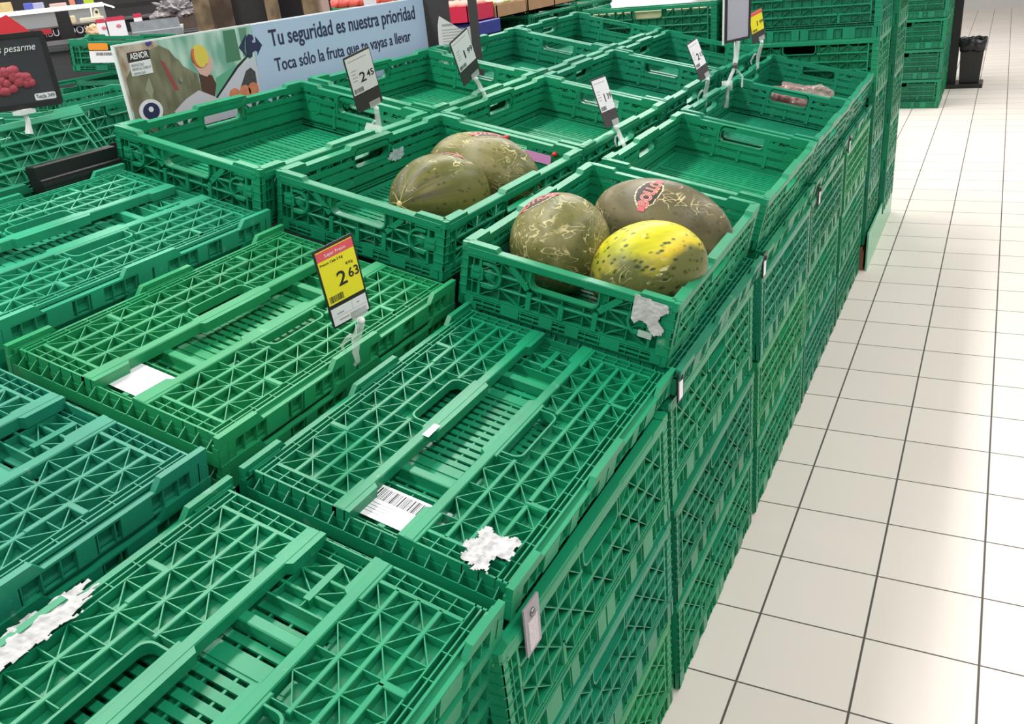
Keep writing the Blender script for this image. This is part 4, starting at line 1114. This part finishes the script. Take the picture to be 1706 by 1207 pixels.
for (x, y, k, zt, nm) in piles:
    for j in range(k):
        z = max(.001, zt - .2125 * (k - j))
        if j == 0: continue
        crate('tall' if True else 'low', 'dark green crate behind the grape sign, %s of the %s' % (lev5[j].split(' ')[0] if j < 4 else 'topmost', nm), T(x, y, z), DG if (j + int(x * 10)) % 2 else (.016, .24, .125), 'piles behind the grape sign')
    simple('pile_base', MB().box(x, y, ZF, x + CW, y + CL, zt - .2125 * (k - 1)), M_BLACK, 'black base under the %s behind the grape sign' % nm, 'base')

# far left: dark shelving, deli counter with a lit strip
simple('dark_shelving', MB().box(-3.4, 0, ZF, 3.2, .3, 2.2), plain('dark_shelving', (.020, .016, .018), .6, noise_amt=.8, scale=2.5), 'dark shelving far behind the deli counter', 'shelving', at_yaw(-6.71, 4.39, 0, 50))
Dm = at_yaw(-4.90, 2.85, 0, 53)
M_CNT = plain('counter_black', (.015, .013, .015), .35)
root = thing('deli_counter', 'black deli counter with white lettering and a lit canopy, far left', 'counter', Dm)
M_LIT, n_, l_, b_ = new_mat('lit_strip'); b_.inputs['Base Color'].default_value = (.9, .9, .85, 1); b_.inputs['Emission Color'].default_value = (1, .97, .86, 1); b_.inputs['Emission Strength'].default_value = .9
M_GLASS, n_, l_, b_ = new_mat('counter_glass'); b_.inputs['Base Color'].default_value = (.8, .85, .85, 1); b_.inputs['Alpha'].default_value = .2; b_.inputs['Roughness'].default_value = .05
part('front_panel', MB().box(-1.9, -.12, ZF, 1.0, .55, 1.145).mesh('fp', M_CNT), root, T(0, 0, 0))
part('counter_top', MB().box(-1.9, -.14, 1.145, 1.0, .55, 1.155).mesh('ct', plain('steel_top', (.16, .15, .15), .3, .6)), root, T(0, 0, 0))
part('light_strip', MB().cbox(-1.9, .40, 1.236, .155, .44, 1.262, .004).mesh('ls', M_LIT), root, T(0, 0, 0))
part('canopy_edge', MB().tube([(.155, .42, 1.25), (.20, .10, 1.225)], .006, 8).mesh('ce', M_LIT), root, T(0, 0, 0))
part('glass_canopy', MB().box(-1.9, .42, 1.155, .155, .423, 1.236).mesh('gc', M_GLASS), root, T(0, 0, 0))
part('canopy_post', MB().tube([(.06, .3, 1.155), (.07, .36, 1.245)], .004).mesh('cp', M_WHITEP), root, T(0, 0, 0))
part('counter_lettering', text_mesh('EMBUTIDOS', .062, M_WHITE, 'RIGHT', .001, .31), root, frame((.010, -.122, 1.098), (1, 0, 0), (0, 0, 1)))
part('price_strip', MB().box(-.30, -.16, 1.115, -.20, -.145, 1.145).mesh('ps', plain('red_strip', (.45, .02, .04), .5)), root, T(0, 0, 0))
simple('slanted_sign', MB().prism([(-.055, 0), (.075, 0), (.02, 1.316), (-.055, 1.316)], 0, .012), M_CNT, 'slanted black sign panel hiding the start of the counter lettering', 'sign', frame((-4.735, 2.60, ZF + .001), (.6, .8, 0), (0, 0, 1)))
far = [('cheese_pack', (.72, .55, .25), 'pack', -5.953, 3.070, 1.281, 1.325, .085, 'small yellowish pack, leftmost on the deli back shelf'), ('food_packet', (.10, .13, .55), 'packet', -5.869, 3.188, 1.275, 1.306, .061, 'blue packet on the deli back shelf'),
 ('shelf_card', (.45, .45, .68), 'card', -5.832, 3.240, 1.240, 1.302, .075, 'lilac card standing on the deli back shelf'), ('meat_package', (.75, .50, .47), 'pack', -5.755, 3.343, 1.244, 1.285, .113, 'pale pink meat package on the deli back shelf'),
 ('sauce_bottle', (.70, .26, .15), 'bottle', -5.696, 3.420, 1.243, 1.310, .038, 'orange bottle on the deli back shelf'), ('dark_bottle', (.03, .04, .14), 'bottle', -5.663, 3.462, 1.240, 1.32, .050, 'navy blue bottle beside the orange one'),
 ('lime_pack', (.48, .62, .03), 'pack', -5.628, 3.506, 1.240, 1.306, .068, 'lime green pack, rightmost on the deli back shelf')]
simple('back_shelf', MB().box(-2.2, 0, 1.205, 2.2, .30, 1.238), M_CNT, 'thin black back shelf of the deli', 'shelf', at_yaw(-5.72, 3.42, 0, 53))
for nm, colr, cat, x, y, zb, zt, w, lab in far:
    simple(nm, MB().cbox(-w / 2, -.02, 1.238, w / 2, .03, zt, .004), plain(nm + '_mat', colr, .5, noise_amt=.25, scale=20), lab, cat, at_yaw(x, y, 0, 53))
simple('round_cheese', MB().tube([(0, 0, 1.156), (0, 0, 1.196)], .06, 24).tube([(0, 0, 1.196), (0, 0, 1.20)], [.06, .055], 24), plain('cheese', (.62, .50, .30), .5), 'pale round cheese under the lit strip', 'cheese', at_yaw(-5.20, 2.95, 0, 0))
M_SC = plain('cream_enamel', (.62, .57, .42), .35)
sc = thing('counter_scale', 'cream coloured weighing scale on the deli counter', 'scale', at_yaw(-5.12, 3.08, 1.156, 53))
part('scale_body', MB().cbox(-.07, -.05, 0, .08, .05, .022, .004).mesh('sb', M_SC), sc, T(0, 0, 0))
part('scale_head', MB().prism([(.02, .02), (.065, .02), (.06, .065), (.045, .075), (.03, .06)], -.015, .015).mesh('sh', M_SC), sc, frame((0, 0, 0), (1, 0, 0), (0, 0, 1)))
part('dial', MB().tube([(.045, -.016, .05), (.045, -.018, .05)], .009, 16).mesh('dl', M_BLACK), sc, T(0, 0, 0))
simple('red_board', MB().prism([(-.10, 0), (.045, 0), (-.045, .095), (-.10, .075)], 0, .008), plain('red_board', (.55, .02, .03), .5), 'tilted red promotional board above the grape sign', 'board', frame((-4.28, 1.96, 1.158), (.6, .8, 0), (0, 0, 1)))
simple('grey_shelf', MB().box(-1.6, -.10, ZF, .62, .62, 1.085).box(-1.6, -.13, 1.055, .62, -.10, 1.075), plain('grey_shelf', (.05, .05, .055), .4, noise_amt=.4, scale=3), 'dark grey shelf unit carrying the price cards and bread', 'shelf', at_yaw(-3.98, 2.18, 0, 50))
for i, (x, y, zb, zt, w) in enumerate(((-4.126, 2.342, 1.107, 1.180, .046), (-4.000, 2.338, 1.104, 1.185, .094), (-3.940, 2.440, 1.115, 1.188, .043))):
    pc = thing('price_card', ['small white price card with red header, left of the wider one', 'wide white price card with red header and red picture', 'red and white price card nearest the brown basket'][i], 'sign', at_yaw(x, y, 0, 50), 'price cards with red headers')
    part('card', MB().box(-w / 2, 0, 1.085, w / 2, .005, zt).mesh('cd', M_WHITE), pc, T(0, 0, 0))
    part('card_header', MB().box(-w / 2, -.001, zt - .02, w / 2, 0, zt).mesh('ch', plain('hdr', (.62, .03, .08), .5)), pc, T(0, 0, 0))
    part('card_picture', MB().ball((.01, -.001, zt - .048), (.013, .001, .010)).mesh('cp', plain('pic', (.7, .2, .25), .5), True), pc, T(0, 0, 0))
simple('bread_bag', lumpy(0, 0, .03, .045, .035, .036, .3, 2, fl=0), plain('bread', (.60, .40, .22), .4, noise_amt=.5, scale=30), 'bagged brown bread on the grey shelf', 'bread', at_yaw(-4.30, 2.42, 1.086, 0), smooth=True)
simple('bread_bag', lumpy(0, 0, .02, .035, .03, .03, .3, 6, fl=0), plain('bread2', (.62, .44, .22), .4, noise_amt=.5, scale=30), 'small bagged roll beside the brown basket', 'bread', at_yaw(-3.93, 2.56, 1.086, 0), smooth=True)
simple('brown_basket', MB().box(-.093, -.06, 0, .093, .06, .065), plain('basket_brown', (.085, .06, .045), .7, noise_amt=.5, scale=80), 'dark brown basket holding a crumpled clear bag', 'basket', at_yaw(-3.80, 2.60, 1.086, 48))
simple('crumpled_bag', lumpy(0, 0, .045, .10, .06, .060, .8, 9, 70, 40), plain('film_white', (.30, .27, .28), .2, noise_amt=.9, scale=60), 'crumpled clear and white plastic bag in the brown basket', 'bag', at_yaw(-3.80, 2.60, 1.135, 48))
simple('white_cup', MB().tube([(0, 0, 0), (0, 0, .035)], [.022, .03], 16), M_WHITEP, 'small white cup just behind the top left of the poster', 'cup', at_yaw(-3.50, 2.30, 1.086, 0))
simple('cup_stand', MB().box(-.15, -.12, ZF, .25, .12, 1.085), M_CNT, 'black stand under the small white cup', 'stand', at_yaw(-3.42, 2.32, 0, 47))
simple('grey_tray', MB().box(-.11, -.05, 0, .12, .10, .03).box(-.11, .10, .0, .12, .105, .075), plain('grey_tray', (.26, .28, .30), .35, noise_amt=.4, scale=30), 'grey tray between the tipped crate and the poster', 'tray', at_yaw(-3.35, 2.02, 1.086, 50))
# glittering jars behind
rnd = random.Random(31)
mj = [plain('jar_%d' % i, c_, .25) for i, c_ in enumerate(((.45, .34, .16), (.12, .05, .03), (.35, .08, .05), (.5, .45, .38)))]
simple('jar_shelf', MB().box(-.4, 0, ZF, .4, .06, 1.04).box(-.4, .06, ZF, .4, .12, 1.10).box(-.4, .12, ZF, .4, .2, 1.16).box(-.4, .2, ZF, .4, .3, 1.22), M_CNT, 'stepped black shelf carrying the glittering jars', 'shelf', at_yaw(-4.05, 3.40, 0, 47))
Jm = at_yaw(-4.05, 3.40, 0, 47)
for k in range(40):
    row = k // 10; x = -.30 + .066 * (k % 10) + .01 * (row % 2); 
    simple('glass_jar', MB().tube([(0, 0, 0), (0, 0, .032), (0, 0, .040), (0, 0, .048)], [.018, .018, .013, .013], 10), mj[rnd.randrange(4)],
           'small jar in the glittering group left of the wooden posts', 'jar', Jm @ T(x, .03 + .06 * row, 1.04 + .06 * row), 'jars left of the wooden posts', False)

# rustic wooden cabinet with posts behind the poster
W1 = soft('rustic_wood', (.045, .028, .018), (.10, .065, .04), 14)
W2 = soft('tan_wood', (.11, .075, .042), (.22, .155, .09), 16)
root = thing('rustic_cabinet', 'brown rustic wooden cabinet with dark openings behind the poster', 'cabinet', at_yaw(-2.46, 1.70, 0, 43))
part('back', MB().box(-.18, .1, ZF, .36, .14, 1.7).mesh('bk', plain('dark_inside', (.012, .010, .012), .6)), root, T(0, 0, 0))
for x0, x1, m in ((-.195, -.13, W2), (-.13, -.045, W1), (.085, .14, W2), (.235, .30, W2)):
    part('post', MB().cbox(x0, -.02, ZF, x1, .09, 1.7, .004).mesh('ps', m), root, T(0, 0, 0))
part('shaded_recess', MB().box(-.045, .03, ZF, .085, .08, 1.7).mesh('dd', plain('shaded_recess', (.02, .016, .018), .5, noise_amt=.3)), root, T(0, 0, 0))  # near-black sheet, shade of the cabinet recess put into its colour
part('side_board', MB().box(.30, .0, ZF, .345, .10, 1.7).mesh('sbd', plain('pinkish_board', (.42, .30, .26), .6)), root, T(0, 0, 0))

# crate of peaches behind the poster
pcM = at_yaw(-2.80, 2.62, 1.00, 8)
crate('low', 'green crate heaped with red peaches behind the top of the poster', pcM, (.012, .25, .12))
M_PEACH = plain('red_peach', (.55, .07, .05), .45, noise_amt=.5, scale=12)
for k in range(18):
    i, j = k % 6, k // 6
    simple('peach', MB().ball((0, 0, 0), .033, 14, 9), M_PEACH, 'red peach heaped in the green crate behind the poster', 'fruit', pcM @ T(.045 + .061 * i, .05 + .07 * j, .128 + .004 * ((i + j) % 2)), 'peaches behind the poster', True)
simple('peach_stand', MB().box(-2.92, 2.6, ZF, -2.50, 3.3, .995), M_CNT, 'dark display stand carrying the peach crate', 'stand')
simple('price_slip', MB().box(0, 0, 0, .07, .002, .05), M_WHITE, 'small white price slip on the peach crate', 'label', pcM @ T(.25, -.006, .105))

# black stand with a paper, next to the poster
root = thing('black_stand', 'black board standing right behind the poster end', 'stand', at_yaw(-1.415, 1.395, 0, 30))
part('board', MB().box(-.06, .02, .80, .10, .035, 1.6).mesh('b', M_DARKGREY), root, T(0, 0, 0))
part('foot', MB().box(-.06, -.0, .78, .12, .06, .80).mesh('f', M_BLACK), root, T(0, 0, 0)); part('stem', MB().box(-.02, 0.02, .74, .02, .05, .80).mesh('s', M_BLACK), root, T(0, 0, 0))
ps = thing('paper_sheet', 'printed white A4 sheet hanging between the black board and the black pole', 'paper', at_yaw(-1.315, 1.445, .990, 31))
part('sheet', MB().prism([(-.062, 0), (.058, .02), (.060, .118), (.012, .085), (-.045, .150), (-.055, .12)] if False else [(-.062, 0), (.058, .010), (.062, .090), (.022, .078), (-.048, .128), (-.056, .10)], 0, .001).mesh('sh', plain('paper', (.68, .68, .66), .6)), ps, frame((0, 0, 0), (1, 0, 0), (0, 0, 1)))
g = MB()
for k in range(8): g.box(-.045, .018 + .009 * k, .001, .045 - .014 * (k % 3), .0205 + .009 * k, .0013)
g.box(-.042, .094, .001, -.005, .101, .0013)
part('printed_lines', g.mesh('pl', M_INKGREY), ps, frame((0, 0, 0), (1, 0, 0), (0, 0, 1)))
simple('black_pole', MB().box(-.015, -.012, .76, .015, .012, 1.6), M_DARKGREY, 'slim black pole to the right of the printed sheet', 'pole', at_yaw(-1.236, 1.44, 0, 30))

# produce boxes on a row of crates behind the inner rows
CRY = [2.60, 3.22, 3.84]
for i, y in enumerate(CRY):
    for j in range(1, 5):
        z = .93 - .2125 * (5 - j) if i == 0 else .985 - .2125 * (5 - j)
        crate('tall', 'dark green crate in the row under the produce boxes, %s, %s' % (['nearest', 'middle', 'farthest'][i], ['lowest', 'second', 'third', 'topmost'][j - 1]), T(-2.30, y, z), DG if (i + j) % 2 else (.014, .22, .11), 'crate row under the produce boxes')
    simple('row_base', MB().box(-2.30, y, ZF, -1.92, y + .58, (.93 if i == 0 else .985) - .2125 * 4), M_BLACK, 'black base under the %s crates of the produce box row' % ['nearest', 'middle', 'farthest'][i], 'base')
def openbox(w, l, h, t=.004): return MB().box(0, 0, 0, w, l, t).box(0, 0, 0, w, t, h).box(0, l - t, 0, w, l, h).box(0, 0, 0, t, l, h).box(w - t, 0, 0, w, l, h)
simple('blue_box', MB().cbox(0, 0, 0, .36, .24, .060, .004), plain('royal_blue_card', (.035, .04, .28), .45, noise_amt=.3, scale=14), 'royal blue box under the crimson box', 'box', T(-2.26, 2.62, .946))
simple('red_box', openbox(.34, .26, .075), plain('crimson_card', (.62, .02, .07), .5), 'crimson box of small pinkish vegetables on the blue box', 'box', T(-2.27, 2.60, 1.008))
mr = plain('radish_skin', (.72, .30, .24), .5, noise_amt=.3, scale=20)
for k in range(20):
    simple('radish', MB().ball((0, 0, 0), (.028, .028, .020), 10, 7), mr, 'pinkish vegetable lying in the crimson box', 'vegetable', T(-2.24 + .067 * (k % 5), 2.64 + .056 * (k // 5), 1.085), 'vegetables in the crimson box', True)
CB = plain('brown_cardboard', (.40, .23, .12), .8, noise_amt=.2, scale=15)
LG = plain('pale_green_produce', (.50, .58, .25), .5, noise_amt=.3, scale=20); WG = plain('white_produce', (.80, .82, .70), .5)
for i, (yy, lab) in enumerate(((2.875, 'cardboard box with white tipped produce, beside the crimson box'), (3.225, 'cardboard box with pale green produce, behind the first one'), (3.56, 'farthest cardboard box with pale green produce'))):
    bxM = T(-2.30, yy, 1.002)
    simple('cardboard_box', openbox(.38, .33, .060, .005), CB, lab, 'box', bxM, 'cardboard produce boxes')
    for k in range(12):
        simple('endive', MB().ball((0, 0, 0), (.045, .024, .018), 10, 7), WG if (k + i) % 2 else LG, 'pale green and white leaf vegetable in the cardboard boxes', 'vegetable', bxM @ T(.07 + .12 * (k % 3), .05 + .075 * (k // 3), .070), 'leaf vegetables in the cardboard boxes', True)
leaf = plain('leek_leaf', (.14, .32, .05), .5, noise_amt=.4, scale=20)
for k in range(9):
    g = MB().tube([(0, 0, 0), (.01 * (k % 3 - 1), -.03, .06), (.03 * (k % 3 - 1), -.06, .10)], [.012, .010, .004], 7)
    simple('leek', g, leaf if k % 2 else WG, 'leek standing behind the crimson box', 'vegetable', T(-2.44 + .012 * k, 2.75 + .03 * k, 1.03), 'leeks behind the crimson box', True)
simple('leek_stand', MB().box(-2.455, 2.70, ZF, -2.315, 3.05, 1.03), M_CNT, 'narrow dark stand holding the leeks', 'stand')
for i in range(3):
    for j in range(5):
        crate('tall', 'green crate in the far row left of the white bag, %s, %s' % (['left', 'centre', 'right'][i], ['lowest', 'second', 'third', 'fourth', 'topmost'][j]), T(-1.84 + .41 * i, 4.2, ZF + .001 + .2165 * j), DG, 'far row left of the white bag')

# raise the whole place so that the floor lies at z = 0
bpy.context.view_layer.update()
for o in list(COL.objects):
    if o.parent is None and o.type not in ('CAMERA', 'LIGHT'):
        o.location.z -= ZF
